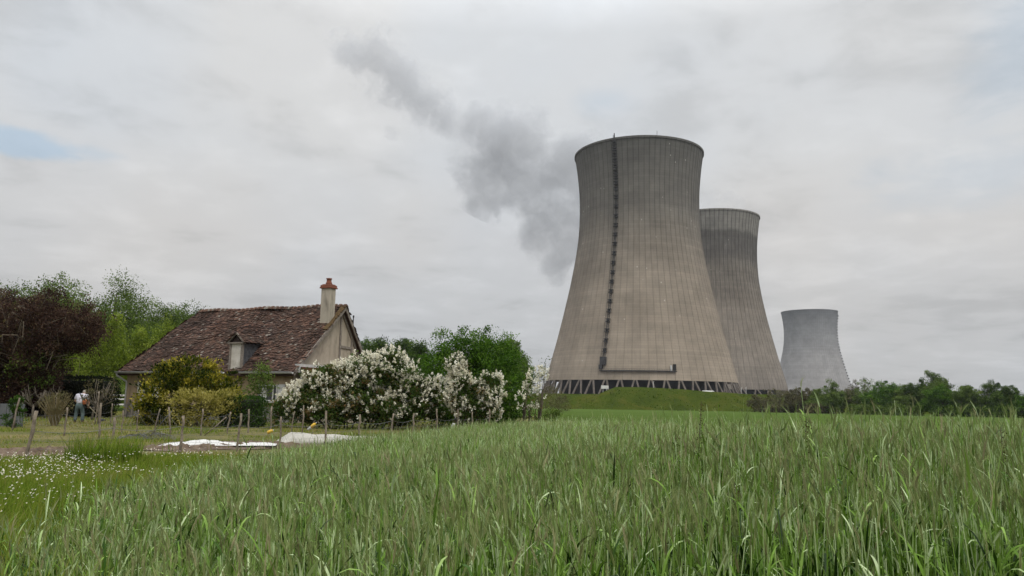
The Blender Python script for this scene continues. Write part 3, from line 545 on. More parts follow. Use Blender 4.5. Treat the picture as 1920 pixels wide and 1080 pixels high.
# low annexe against the gable: zinc flashing over red tiles
MB().box((.95, 3.3, 1.15), (2.3, 5.2, 2.3)).build('annexe_wall', GABLE, house)
v_, f_, t_ = tiles((2.35, .45, 2.42), (0, 1, 0), (-2.45, 0, .72), 5.6, 2.6, lambda a, h: 0 < a < 5.6 and h < 2.55, sag=.01)
v_ = [tuple(v) for v in v_]; o0 = len(v_); v_ += [(2.3, .45, 2.38), (2.3, 6.05, 2.38), (-.2, 6.05, 3.1), (-.2, .45, 3.1), (2.3, .45, 2.3), (2.3, 6.05, 2.3), (-.2, 6.05, 3.02), (-.2, .45, 3.02)]
f_ += [(o0, o0 + 1, o0 + 2, o0 + 3), (o0, o0 + 3, o0 + 7, o0 + 4), (o0, o0 + 4, o0 + 5, o0 + 1), (o0 + 4, o0 + 7, o0 + 6, o0 + 5)]
RT = surf('annexe_tile', [(.3, (.13, .05, .03)), (.7, (.24, .1, .06))], 8, .9, .5)
np_mesh('annexe_roof', v_, f_, RT, house)
MB().box((-.1, 3.3, 3.22), (.34, 5.8, .16)).box((-.05, .42, 3.05), (.3, .08, .45)).build('flashing', ZINC, house)
# ------------------------------------------------------------------ foliage
pn = lambda x, y, f: .5 + .5 * np.sin(x * f + 1.3 * np.sin(y * f * .7)) * np.cos(y * f * 1.1 + np.sin(x * f * .6))
def unit(v): return v / (np.linalg.norm(v, axis=-1, keepdims=True) + 1e-9)
def leaves(C, size, tone, upbias=.5, asp=.5, drift=None, dirs=None):
    n = len(C); d = unit(rng.normal(size=(n, 3)) + np.array([0, 0, .15])) if dirs is None else unit(dirs)
    nr = unit(rng.normal(size=(n, 3)) + np.array([0, 0, upbias * 2])); s = unit(np.cross(d, nr)); nn = np.cross(s, d)
    L = (size * rng.uniform(.65, 1.35, n))[:, None]
    V = np.stack([C, C + d * L * .5 + s * L * asp * .5 + nn * L * .08, C + d * L, C + d * L * .5 - s * L * asp * .5 + nn * L * .08], 1).reshape(-1, 3)
    return V, np.arange(4 * n).reshape(n, 4), np.repeat(tone, 4)
def clumps(blobs, n, shell=.5, rough=.22, flat=0):
    w_ = np.array([max(b[1]) ** 2 for b in blobs]); idx = rng.choice(len(blobs), n, p=w_ / w_.sum())
    c = np.array([list(b[0]) for b in blobs])[idx]; r = np.array([b[1] for b in blobs])[idx]
    d = unit(rng.normal(size=(n, 3))); f = (shell ** 3 + (1 - shell ** 3) * rng.random(n)) ** (1 / 3) * (1 + rough * np.clip(rng.normal(size=n), -1.5, 1.5) * .6)
    return c + d * r * f[:, None], d
def crown_arr(blobs, n, per, cr, leaf, shell=.45, rough=.22, upbias=.5, asp=.5, tv=.22, tl=.16, mid=.5, up=False, zmin=None, vert=.75, fill=.45):
    cc, dd = clumps(blobs, n, shell, rough)
    rad = cr * rng.uniform(.5, 1.5, n); tone = mid + tv * rng.normal(size=n)
    k = rng.poisson(per, n); idx = np.repeat(np.arange(n), k); N = len(idx)
    P_ = cc[idx] + unit(rng.normal(size=(N, 3))) * (rng.random(N) ** .45 * rad[idx])[:, None] * np.array([1, 1, vert])
    dirs = None
    if up: dirs = rng.normal(size=(N, 3)) * .6 + dd[idx] * .9 + np.array([0, 0, .5])
    if fill and not up:
        M_ = int(N * fill); fc, _ = clumps(blobs, M_, .05, .05); fc = fc * 1.0; k2 = rng.integers(0, n, M_)
        P_ = np.concatenate([P_, fc - (fc - np.array([list(b[0]) for b in blobs]).mean(0)) * .12]); idx = np.concatenate([idx, k2]); N += M_
    if zmin is not None: P_[:, 2] = np.maximum(P_[:, 2], zmin + rng.random(N) * .1)
    return leaves(P_, leaf, np.clip(tone[idx] + tl * rng.normal(size=N), 0, 1), upbias, asp, dirs=dirs), cc
def trunk_mb(base, top, r, targets, nlimb, bend=.1, limb_r=.35, n=7, start=(.3, .85)):
    b = MB(); base = Vector(base); top = Vector(top); L = (top - base).length
    pts = [base + (top - base) * t + Vector((rng.normal() * bend * L * .12 * (t > 0), rng.normal() * bend * L * .12 * (t > 0), 0)) for t in np.linspace(0, 1, 7)]
    pts[0] = base - Vector((0, 0, .15)); b.tube(pts, [r * (1.25 if i == 0 else 1) * (1 - .8 * i / 6) for i in range(7)], n)
    for i in rng.choice(len(targets), min(nlimb, len(targets)), replace=False):
        tg = Vector(targets[i]); s = rng.uniform(*start); k = s * 6; j = min(int(k), 5); o = pts[j].lerp(pts[j + 1], k - j)
        md = o.lerp(tg, .5) + Vector((rng.normal() * .1, rng.normal() * .1, .12)) * (tg - o).length * .6
        rr = r * limb_r * (1 - .5 * s); b.tube([o, o.lerp(md, .55) + Vector((0, 0, .02)), md, tg], [rr, rr * .75, rr * .5, rr * .15], 5)
    return b
def tree(name, loc, label, cat, blobs, n, per, cr, leaf, mat, bark, trunk=(.2, .8), nlimb=14, group=None, cname='crown', extra=None, **kw):
    t = empty(name, loc, label, cat, group=group)
    (V, Fc, T), cc = crown_arr(blobs, n, per, cr, leaf, **kw)
    np_mesh(cname, V, Fc, mat, t, T)
    h = max(b[0][2] + b[1][2] for b in blobs)
    trunk_mb((0, 0, 0), (blobs[0][0][0] * .4, blobs[0][0][1] * .4, h * trunk[1]), trunk[0], cc, nlimb).build('trunk', bark, t, True)
    return t
def px2m(px, Y): return px * Y / 1421
G_DARK = leafmat('leaf_dark', [(0, (.012, .026, .004)), (.4, (.04, .078, .011)), (.7, (.075, .13, .018)), (1, (.13, .19, .032))])
G_MID = leafmat('leaf_mid', [(0, (.03, .052, .009)), (.4, (.078, .125, .02)), (.7, (.12, .185, .032)), (1, (.185, .245, .055))])
G_LIME = leafmat('leaf_lime', [(0, (.075, .12, .008)), (.4, (.16, .225, .02)), (.7, (.23, .3, .035)), (1, (.32, .37, .065))], .42)
G_BRIGHT = leafmat('leaf_bright', [(0, (.016, .042, .004)), (.4, (.048, .115, .008)), (.7, (.085, .175, .014)), (1, (.14, .24, .03))], .35)
G_PURPLE = leafmat('leaf_purple', [(0, (.018, .009, .007)), (.4, (.05, .027, .020)), (.65, (.088, .05, .034)), (.85, (.14, .10, .054)), (1, (.16, .145, .05))], .3)
G_GOLD = leafmat('leaf_gold', [(0, (.012, .024, .002)), (.35, (.05, .068, .005)), (.55, (.135, .135, .010)), (.75, (.25, .22, .02)), (1, (.40, .34, .04))], .25)
G_YELL = leafmat('leaf_yellow', [(0, (.035, .05, .007)), (.35, (.15, .15, .022)), (.7, (.3, .27, .055)), (1, (.44, .39, .12))], .3)
G_BOX = leafmat('leaf_box', [(0, (.010, .026, .004)), (.5, (.035, .08, .010)), (1, (.085, .155, .022))], .25)
G_HEDGE = leafmat('leaf_hedge', [(0, (.006, .010, .004)), (.6, (.014, .020, .007)), (1, (.045, .052, .015))], .15)
G_LILAC = leafmat('leaf_lilac', [(0, (.016, .03, .006)), (.4, (.055, .105, .016)), (.6, (.085, .115, .028)), (.8, (.14, .11, .038)), (1, (.19, .12, .05))], .3)
G_SCRUB = leafmat('leaf_scrub', [(0, (.045, .036, .018)), (.4, (.088, .076, .034)), (.7, (.13, .122, .055)), (1, (.17, .17, .075))], .25)
BLOOM = leafmat('white_bloom', [(0, (.66, .62, .46)), (.5, (.82, .79, .66)), (1, (.88, .86, .78))], .25, .7, .05)
# purple-leaved tree on the left
Y = 45.; L0 = gat(45, Y)
t = tree('purple_leaved_tree', L0, 'broad dark purple leaved tree with drooping twigs at the left edge', 'tree',
     [((0, 0, 5.2), (3.6, 3.2, 2.3)), ((2.6, -.3, 5.3), (2.2, 2.2, 1.55)), ((-2.6, .2, 5.2), (2.6, 2.4, 1.8)), ((.8, 0, 3.2), (1.6, 1.5, 1.7)), ((-1.6, 0, 3.0), (2.2, 2, 1.8)), ((-3.2, .5, 3.4), (1.6, 2, 1.9)), ((-1, .6, 1.5), (2.4, 1.5, 1.5)), ((.5, .4, 1.9), (1.1, 1.2, 1.4))],
     460, 130, .62, .13, G_PURPLE, BARK, (.24, .72), 40, shell=.35, mid=.42, tv=.2, vert=1.0, rough=.2, fill=.9)
b = MB()     # bare drooping twigs
for i in range(120):
    a = rng.uniform(0, 6.28); r = rng.uniform(.6, 3.4); z = rng.uniform(3.9, 6.8) - r * .2; p0 = Vector((r * math.cos(a), r * math.sin(a) * .8 - .4, z))
    p1 = p0 + Vector((rng.normal() * .4, rng.normal() * .3 - .2, rng.uniform(-.1, .3))); p2 = p1 + Vector((rng.normal() * .3, rng.normal() * .2, -rng.uniform(.3, 1.1)))
    b.tube([Vector((0, 0, p0.z * .75)), p0 * .6 + Vector((0, 0, p0.z * .36)), p0, p1, p2], [.04, .03, .022, .016, .007], 4, False)
b.build('twigs', PALEBARK, t)
(V, Fc, T), _ = crown_arr([((.9, -.8, 3.2), (1.6, 1.2, 1.9)), ((-1.5, -.8, 2.5), (1.5, 1, 1.5))], 36, 24, .4, .14); np_mesh('young_shoots', V, Fc, G_MID, t, T)
# tall trees behind, left
BG = 'tall trees behind the cottage'
def bgtree(px, Y, ptop, wpx, label, mat, n=110, per=60, leaf=.34, name='broadleaf_tree', open_=.3, blobs=None, low=.28, group=BG, zb=None, cat='tree', cr=1.0, LM=(1.7, 1.9, .66), **kw):
    p = gat(px, Y); 
    if zb is not None: p.z = zb
    h = at(px, ptop, Y).z - p.z; r = px2m(wpx, Y) / 2; B = []
    if blobs is None:
        B.append(((0, 0, h * .62), (r * .75, r * .75, h * .3)))
        for k in range(7): a = k * 2.4 + rng.random(); f = rng.uniform(.35, .62); hz = rng.uniform(low + .1, .86); B.append(((math.cos(a) * r * f, math.sin(a) * r * f, h * hz), (r * .46, r * .46, h * .14)))
        B.append(((r * .08, 0, h * .88), (r * .4, r * .4, h * .12)))
    else: B = blobs(h, r)
    return tree(name, p, label, cat, B, int(n * LM[0]), per * LM[1], cr * h / 15 + .15, leaf * LM[2], mat, BARK, (.018 * h + .06, .85), 12, group, shell=open_, **{'fill': .35, **kw})
bgtree(80, 95, 519, 175, 'tall grey green tree rising behind the dark purple tree', G_MID, 120, 55, .36, open_=.5)
bgtree(-40, 90, 540, 170, 'green tree cut by the left edge behind the purple tree', G_MID, 90, 55, .36)
bgtree(203, 92, 513, 150, 'tallest open crowned green tree with sky showing through', G_MID, 120, 50, .34, open_=.6, low=.35)
bgtree(290, 100, 566, 140, 'green tree whose top just clears the left end of the cottage roof', G_MID, 110, 55, .34)
bgtree(345, 105, 572, 110, 'darker green tree peeping over the cottage ridge at its left end', G_DARK, 90, 50, .34)
bgtree(140, 104, 560, 150, 'dark green tree filling the gap between the two tallest trees', G_DARK, 90, 60, .36)
WL = 'lime green willows behind the hedge'
def wil(h, r): return [((0, 0, h * .5), (r * .8, r * .8, h * .4)), ((r * .45, 0, h * .4), (r * .5, r * .5, h * .32)), ((-r * .45, 0, h * .38), (r * .5, r * .5, h * .3)), ((0, 0, h * .82), (r * .3, r * .3, h * .18))]
for px, Y, tp, wd, lb in ((150, 78, 602, 110, 'lime green willow nearest the purple tree'), (200, 74, 588, 90, 'tallest lime green willow, pointed top, left of the cottage'), (252, 76, 606, 100, 'lime green willow with a rounded top beside the roof slope'), (305, 79, 590, 90, 'lime green willow half hidden by the cottage roof'), (120, 72, 640, 90, 'low lime green willow between the purple tree and the hedge')):
    bgtree(px, Y, tp, wd, lb, G_LIME, 80, 75, .26, 'willow_tree', .25, wil, group=WL, vert=1.5, cr=.9)
sp = gat(185, 66); tree('broadleaf_shrub', sp, 'wide olive green shrub row behind the clipped hedge', 'shrub', [((-3.6, 0, 1.3), (2.2, 1.2, 1.3)), ((0, 0, 1.5), (2.6, 1.2, 1.4)), ((3.2, 0, 1.3), (2, 1.2, 1.2))], 110, 60, .5, .2, G_SCRUB if False else G_MID, BARK, (.05, .5), 6, mid=.6)
sp = gat(110, 60); tree('broadleaf_shrub', sp, 'grey green twiggy shrub under the edge of the purple tree', 'shrub', [((0, 0, 1.4), (1.5, 1, 1.7)), ((1.4, 0, 1.0), (1, .8, 1))], 60, 40, .45, .2, G_SCRUB, BARK, (.05, .6), 10)
# trees behind, right of the cottage
FR = 'distant trees right of the cottage'
for px, Y, tp, wd, lb in ((705, 150, 626, 80, 'distant dark green tree right against the gable'), (748, 155, 628, 70, 'distant dark green tree midway between gable and round green tree'), (785, 150, 634, 60, 'distant dark green tree touching the round green tree'), (660, 158, 640, 90, 'distant dark green tree hidden behind the gable'), (955, 140, 634, 70, 'distant grey green tree right of the round green tree'), (980, 150, 668, 40, 'small distant grey green tree above the white blossom')):
    bgtree(px, Y, tp, wd, lb, G_DARK if px < 900 else G_MID, 90, 50, .5, open_=.35, group=FR)
# big round green tree behind the lilacs
def rnd(h, r): return [((0, 0, h * .5), (r * .85, r * .8, h * .44)), ((-r * .45, -.1, h * .42), (r * .55, r * .6, h * .38)), ((r * .45, -.1, h * .4), (r * .55, r * .6, h * .4)), ((-r * .18, 0, h * .76), (r * .6, r * .55, h * .23)), ((r * .25, 0, h * .70), (r * .55, r * .5, h * .25)), ((-r * .6, -.2, h * .5), (r * .4, r * .5, h * .3)), ((r * .5, -.3, h * .2), (r * .5, r * .5, h * .22)), ((-r * .1, -.5, h * .2), (r * .8, r * .5, h * .22))]
bgtree(888, 41, 612, 214, 'big round bright green tree behind the white lilacs', G_BRIGHT, 620, 80, .12, 'broadleaf_tree', .55, rnd, cr=.9, LM=(1, 1, 1), group=None) 
# white lilacs
def lilac(px, Y, blobs, label, n, per, npan, bias=None, name='white_lilac', fsz=.13, frac=1.0):
    p = gat(px, Y); t = empty(name, p, label, 'flowering shrub', group='white flowering shrubs behind the fence')
    (V, Fc, T), cc = crown_arr(blobs, n, per, .34, fsz, shell=.45, mid=.45, tv=.2, rough=.3, zmin=.15); np_mesh('foliage', V, Fc, G_LILAC, t, T)
    pc, dd = clumps(blobs, int(npan * 1.5), .9, .26); npan = len(pc); k = (dd[:, 1] < .55) & (pc[:, 2] > .35) & (rng.random(npan) < np.clip(-.1 + pc[:, 2] / 1.9, .04, 1) * frac * np.clip(1.9 * pn(pc[:, 0] * 1.0 + pc[:, 1], pc[:, 2] * 1.3, 2.6) - .28, .04, 1)); pc = pc[k]; dd = dd[k]
    ax = unit(dd * .55 + np.array([0, 0, .75]) + rng.normal(size=pc.shape) * .25); L = rng.uniform(.11, .25, len(pc)); m_ = 26
    u = rng.random((len(pc), m_)); an = rng.uniform(0, 6.28, u.shape); rr = (1 - u) * .06 * rng.uniform(.5, 1.1, u.shape) + .008
    s = unit(np.cross(ax, np.array([.3, .9, .1]))); b2 = np.cross(ax, s)
    P_ = pc[:, None] + ax[:, None] * (u * L[:, None])[..., None] + s[:, None] * (np.cos(an) * rr)[..., None] + b2[:, None] * (np.sin(an) * rr)[..., None]
    tn = np.repeat(rng.uniform(.2, .9, len(pc)), m_) + rng.normal(size=len(pc) * m_) * .12
    V, Fc, T = leaves(P_.reshape(-1, 3), .06, np.clip(tn, 0, 1), 1.2, .9); np_mesh('blossom', V, Fc, BLOOM, t, T)
    b = MB()
    for i in range(16):
        c = cc[rng.integers(len(cc))]; q = Vector((c[0] * .55 + rng.normal() * .2, c[1] * .4, 0)); b.tube([q, q.lerp(Vector(c), .5) + Vector((0, 0, .2)), Vector(c)], [.035, .025, .01], 5)
    b.build('stems', BARK, t, True); return t
lilac(668, 37.4, [((-2.7, -.1, 1.25), (.9, .9, .95)), ((-3.3, -.2, .8), (.65, .8, .7)), ((-1.8, 0, 1.75), (.95, 1.0, 1.15)), ((-.9, .1, 2.15), (.9, 1.0, 1.0)), ((.0, 0, 2.3), (1.0, 1.1, 1.15)), ((.75, .1, 2.55), (.7, .9, 1.15)), ((1.6, 0, 2.65), (.95, 1.0, 1.15)), ((2.4, 0, 2.15), (.8, 1.0, 1.1)), ((2.9, .1, 1.6), (.9, 1.0, .9)), ((3.8, .3, 1.5), (.9, .8, 1.0)), ((-1.2, -.3, .95), (1.3, .9, .8)), ((.8, -.3, 1.1), (1.5, .9, .95)), ((2.3, -.2, .9), (1.3, .8, .8))], 'largest white lilac, spreading wide in front of the cottage gable', 680, 75, 3900)
lilac(868, 36.6, [((-.35, -.2, 3.05), (.38, .4, .55)), ((-.15, -.3, 2.35), (.5, .45, .5)), ((-.45, -.3, 1.5), (.4, .4, .5)), ((.75, -.3, 2.05), (.42, .4, .35)), ((1.35, -.2, 2.3), (.5, .5, .5)), ((1.5, -.3, 1.6), (.5, .5, .5)), ((.45, -.3, 1.3), (.55, .4, .45)), ((1.3, -.3, .9), (.5, .5, .4)), ((.2, -.3, .75), (.5, .5, .4))], 'white lilac with one tall spray in front of the round green tree', 150, 40, 1150, frac=.95)
lilac(996, 38.5, [((.05, 0, 2.5), (.38, .35, .6)), ((-.3, -.1, 1.75), (.42, .4, .5)), ((.35, 0, 1.6), (.32, .4, .45)), ((.12, 0, 1.05), (.36, .35, .4)), ((.5, 0, 3.0), (.25, .2, .4)), ((.75, 0, 3.4), (.15, .15, .3))], 'slim small white flowering tree at the right end of the garden', 50, 13, 150, name='flowering_tree', fsz=.1)
# ------------------------------------------------------------------ garden shrubs
def conifer(px, Y, blobs, label, mat, n, per, cr, leaf, name, mid=.45, tv=.22):
    p = gat(px, Y); return tree(name, p, label, 'shrub', blobs, n, per, cr, leaf, mat, BARK, (.09, .7), 12, None, 'foliage', shell=.72, mid=mid, tv=tv, up=True, asp=.42, zmin=.06, rough=.14)
conifer(350, 38, [((-.3, 0, 1.6), (1.9, 1.5, 1.65)), ((.2, 0, 2.4), (1.2, 1.1, .95)), ((-1.3, 0, 1.2), (1.15, 1.1, 1.15)), ((1.5, 0, 1.6), (1.2, 1.0, 1.1)), ((-1.6, 0, .6), (.9, 1, .6)), ((-.9, 0, 2.3), (.8, .8, .7))], 'large golden green conifer mound hiding the middle of the cottage front', G_GOLD, 330, 46, .36, .17, 'conifer_shrub', .46, .28)
conifer(372, 36.4, [((.35, 0, 1.2), (1.05, .8, .55)), ((-.55, -.1, .95), (.85, .8, .75)), ((.5, -.1, .65), (.6, .6, .55)), ((1.2, .1, 1.25), (.65, .6, .4))], 'yellow green spreading shrub in front of the golden conifer', G_YELL, 170, 36, .26, .12, 'yellow_shrub', .76, .22)
conifer(432, 37.0, [((0, 0, 1.25), (.6, .5, .45)), ((.2, 0, .8), (.6, .5, .5))], 'small pale yellow shrub between the golden conifer and the clipped dark shrub', G_YELL, 45, 34, .26, .12, 'yellow_shrub', .6)
def boxshrub(name, c, d, label, mat, n, leaf, rz=0, cat='shrub', rnd_=.1, mid=.45, core=True):
    t = empty(name, c, label, cat, rz); x, y, z = d; k = np.array([x, y, z]) / 2
    f = rng.choice(3, n, p=np.array([y * z, x * z, x * y]) / (y * z + x * z + x * y)); P_ = rng.uniform(-1, 1, (n, 3)); sgn = rng.choice([-1, 1], n); P_[np.arange(n), f] = sgn
    P_ = np.sign(P_) * np.abs(P_); e = np.sum(np.abs(P_) ** 8, 1) ** (1 / 8); P_ = P_ / np.maximum(e, .8)[:, None]
    nrm = np.zeros((n, 3)); nrm[np.arange(n), f] = sgn
    Q = P_ * k * (1 - .05 * rng.random(n))[:, None] + rng.normal(size=(n, 3)) * rnd_ * .4 + np.array([0, 0, z / 2]); Q[:, 2] = np.maximum(Q[:, 2], .03)
    V, Fc, T = leaves(Q, leaf, np.clip(mid + .2 * rng.normal(size=n) + .15 * np.sin(Q[:, 0] * 2.3) * np.sin(Q[:, 2] * 3), 0, 1), .5, .5, dirs=nrm * .7 + rng.normal(size=(n, 3)) * .6 + np.array([0, 0, .3]))
    np_mesh('foliage', V, Fc, mat, t, T)
    bm = bmesh.new(); bmesh.ops.create_grid(bm, x_segments=1, y_segments=1, size=1); bm.free()
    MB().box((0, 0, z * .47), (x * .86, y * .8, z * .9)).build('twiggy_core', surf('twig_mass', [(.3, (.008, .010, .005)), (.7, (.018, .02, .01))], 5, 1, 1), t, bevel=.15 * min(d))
    return t
p = gat(459, 37.4); boxshrub('box_shrub', p, (1.85, 1.5, 1.42), 'dark green clipped boxy shrub beside the yellow shrub', G_BOX, 6500, .09)
p = gat(110, 47.5); boxshrub('clipped_hedge', p, (7.0, 1.6, 2.42), 'tall dark clipped hedge behind the gardener', G_HEDGE, 16000, .12, cat='hedge', rnd_=.12)
p = gat(487, 40); tree('young_tree', p, 'thin leafy young tree in front of the cottage window', 'tree', [((0, 0, 2.35), (.75, .6, .6)), ((-.4, 0, 1.75), (.55, .5, .5)), ((.35, 0, 1.9), (.5, .5, .5)), ((.1, 0, 2.9), (.5, .4, .4))], 95, 14, .3, .11, G_MID, BARK, (.04, .85), 14, shell=.2, mid=.55)
for px, Y, s, lb in ((32, 33, .55, 'small dark cone shaped bush near the grey panel'),):
    p = gat(px, Y); conifer(px, Y, [((0, 0, .45), (.38, .35, .45)), ((0, 0, .95), (.2, .2, .35))], lb, G_BOX, 50, 30, .14, .1, 'small_conifer')
# twiggy broom-like shrub left of the gardener
p = gat(107, 35.5); t = empty('twiggy_shrub', p, 'vase shaped straw coloured twiggy shrub left of the gardener', 'shrub'); b = MB()
for i in range(150):
    a = rng.uniform(0, 6.28); s = rng.uniform(.1, 1); h = rng.uniform(.8, 1.65); e = Vector((math.cos(a) * s * .8, math.sin(a) * s * .7, h)); b.tube([Vector((math.cos(a) * .12 * s, math.sin(a) * .1, 0)), e * .5 + Vector((0, 0, .08)), e], [.014, .010, .004], 4, False)
b.build('stems', surf('straw_twigs', [(.3, (.1, .08, .035)), (.7, (.22, .18, .085))], 5), t)
(V, Fc, T), _ = crown_arr([((0, 0, 1.0), (.7, .6, .6))], 60, 16, .22, .07, shell=.2, up=True); np_mesh('foliage', V, Fc, G_SCRUB, t, T)
# pruned, nearly bare fruit trees in front of the hedge
TWIGB = surf('lichened_bark', [(.3, (.06, .05, .038)), (.7, (.17, .145, .11))], 12, .9, .5)
def baretree(px, Y, h, label, n=9, lean=0, leafy=0):
    p = gat(px, Y); t = empty('pruned_tree', p, label, 'tree', group='pruned bare trees by the hedge'); b = MB()
    fk = Vector((lean * .4, 0, h * .4)); b.tube([(0, 0, -.1), (lean * .15, .03, h * .2), fk], [.07, .055, .045], 7); ends = []
    for i in range(n):
        a = rng.uniform(0, 6.28); o = Vector((0, 0, 0)).lerp(fk, rng.uniform(.7, 1)); d = Vector((math.cos(a) * .55, math.sin(a) * .3, rng.uniform(.35, 1.0))) * h * .55; k1 = o + d * .5 + Vector((d.x * .3, 0, -.05)); k2 = o + d
        b.tube([o, k1, k2], [.028, .02, .009], 5); ends.append(k2)
        for j in range(2): b.tube([k1, k1 + Vector((rng.normal() * .2, rng.normal() * .15, rng.uniform(.1, .4)))], [.02, .006], 4)
    b.build('branches', TWIGB, t, True)
    if leafy:
        (V, Fc, T), _ = crown_arr([((e.x, e.y, e.z), (.25, .2, .25)) for e in ends], 30, leafy, .18, .09, shell=.1); np_mesh('leaves', V, Fc, G_SCRUB, t, T)
baretree(64, 41, 2.1, 'pale bare pruned tree left of the twiggy shrub', 10)
baretree(88, 44, 2.5, 'bare pruned tree with upright limbs behind the twiggy shrub', 9)
baretree(190, 37.5, 2.4, 'knotty pruned tree right of the gardener with a few yellow leaves', 10, -.25, 12)
baretree(176, 43, 2.6, 'bare pruned tree between the gardener and the hedge end', 8, .3)
# small self-sown shrubs at the garden's far edge and by the levee
for px, Y, h, r, lb, mt in ((1024, 120, 5.6, 2.6, 'olive green bush at the left foot of the largest tower', G_SCRUB), (1048, 150, 4.2, 3.0, 'low bush on the levee beside the white signboard gap', G_SCRUB), (1034, 58, 1.5, .75, 'thin green sapling standing alone in the far field', G_MID)):
    p = gat(px, Y); tree('field_bush', p, lb, 'shrub', [((0, 0, h * .55), (r, r, h * .42)), ((r * .3, 0, h * .8), (r * .5, r * .5, h * .2))], int(30 + 12 * r), 30, .3 * r ** .5 + .1, .05 * r ** .5 + .08, mt, BARK, (.05, .7), 8)
# ------------------------------------------------------------------ trees at the right-hand field edge
RG = 'field edge trees on the right'
def rtree(px, Y, tp, wd, label, mat, thin=0, zb=None):
    def bl(h, r):
        B = [((0, 0, h * .45), (r * .8, r * .8, h * .38))]
        for k in range(6): a = k * 2.4 + rng.random() * 2; B.append(((math.cos(a) * r * .5, math.sin(a) * r * .5, h * rng.uniform(.25, .78)), (r * .5, r * .5, h * .2)))
        B.append(((rng.normal() * r * .2, 0, h * .84), (r * .35, r * .35, h * .16)))
        if 'carrying' in label: B += [((-r * .15, 0, h * 1.04), (r * .25, r * .25, h * .06)), ((r * .05, 0, h * .95), (r * .22, r * .22, h * .1))]
        return B
    return bgtree(px, Y, tp, wd, label, mat, 60 if thin else 110, 26 if thin else 60, .5, open_=.35, blobs=bl, group=RG, cr=.95, zb=zb)
for i, (px, Y, tp, wd, lb, mat, th) in enumerate([
    (1425, 283, 738, 60, 'low brown scrub bush right of the grassy levee', G_SCRUB, 1), (1462, 276, 727, 70, 'brown scrub bush under the middle cooling tower', G_SCRUB, 1),
    (1500, 262, 725, 66, 'brownish bush left of the smallest cooling tower base', G_SCRUB, 0), (1530, 258, 728, 50, 'yellow green bush in front of the smallest cooling tower', G_MID, 0),
    (1563, 246, 713, 74, 'thin grey green tree in front of the smallest cooling tower edge', G_MID, 0), (1600, 244, 708, 60, 'sparse tree with bare top twigs right of the smallest cooling tower', G_SCRUB, 1),
    (1622, 238, 706, 56, 'upright open tree just right of the smallest cooling tower', G_MID, 1), (1655, 232, 711, 86, 'rounded green tree beside the upright open tree', G_BRIGHT, 0),
    (1697, 226, 722, 66, 'dull green low tree between two rounded green trees', G_MID, 0), (1725, 224, 712, 56, 'dark tree with a notched top near the tallest sprig', G_DARK, 0),
    (1752, 220, 703, 60, 'tree carrying the single tallest sprig on the right skyline', G_MID, 0), (1768, 214, 722, 90, 'broad bright green tree below the tallest sprig', G_BRIGHT, 0),
    (1812, 210, 720, 76, 'mid green tree right of the broad bright green tree', G_MID, 0), (1852, 206, 716, 84, 'largest dark green tree on the right skyline', G_DARK, 0),
    (1884, 204, 722, 50, 'dark tree stepping down from the largest dark green tree', G_DARK, 0), (1912, 200, 738, 56, 'low light green tree at the right edge', G_BRIGHT, 0),
    (1960, 200, 726, 90, 'dark green tree cut by the right edge', G_DARK, 0)]):
    t = rtree(px, Y, tp, wd, lb, mat, th)
def low(n0, pts):
    for i, (px, Y, h, w_, lb, mt) in enumerate(pts):
        p = gat(px, Y); tree('undergrowth_bush', p, lb, 'shrub', [((-w_ * .5, 0, h * .45), (w_ * .7, 1.6, h * .5)), ((w_ * .5, 0, h * .45), (w_ * .7, 1.6, h * .48)), ((0, 0, h * .5), (w_ * .6, 1.5, h * .5))], 70, 45, .8, .45, mt, BARK, (.08, .5), 5, 'bushes at the foot of the field edge trees', shell=.5)
low(0, [(1450, 268, 3.8, 6, 'dark bush band at the levee end', G_SCRUB), (1540, 246, 4.2, 6, 'dark brown bush below the smallest cooling tower', G_SCRUB), (1625, 228, 4.2, 6, 'shadowy bush below the upright open tree', G_MID), (1690, 216, 4.0, 5.5, 'olive rounded bush at the field edge midway along the trees', G_MID), (1790, 204, 4.2, 6, 'dark green bush below the broad bright green tree', G_DARK), (1880, 198, 4.2, 6, 'dark green bush near the right edge below the largest dark tree', G_DARK)])
# ------------------------------------------------------------------ garden fences of stakes and netting
def stake(b, p, h, r, lx=0, ly=0, knob=True):
    pts = [Vector((p[0] + lx * t * h + rng.normal() * .012, p[1] + ly * t * h, p[2] - .25 * (t == 0) + t * h)) for t in np.linspace(0, 1, 6)]
    b.tube(pts, [r * rng.uniform(.85, 1.12) for _ in pts], 7); return pts
def fence_line(name, label, posts, rows, base, h0, gauge=.006):
    t = empty(name, base, label, 'fence'); tops = []
    for (px, Y, ht, lean, r) in posts:
        p = gat(px, Y); b = MB(); pp = stake(b, p - Vector(base), ht, r, lean, rng.normal() * .03); o = b.build('post', STAKE, t, True); tops.append((p - Vector(base), ht, lean))
    b = MB()
    for k in range(len(tops) - 1):
        (p0, h_0, l0), (p1, h_1, l1) = tops[k], tops[k + 1]; d = (p1 - p0).length; n = max(2, int(d / .3))
        f = lambda tt, zz: p0.lerp(p1, tt) + Vector((l0 * (1 - tt) * zz + l1 * tt * zz, -.05, zz - .12 * math.sin(math.pi * tt) * (zz / h0)))
        for z in rows: b.tube([f(i / n, z) for i in range(n + 1)], gauge if z == rows[-1] else gauge * .5, 3, False)
        for i in range(n):
            b.tube([f(i / n, rows[0]), f((i + .5) / n, (rows[0] + rows[-1]) / 2), f((i + 1) / n, rows[-1])], gauge * .4, 3, False); b.tube([f((i + 1) / n, rows[0]), f((i + .5) / n, (rows[0] + rows[-1]) / 2), f(i / n, rows[-1])], gauge * .4, 3, False)
    b.build('netting', WIRE, t); return t
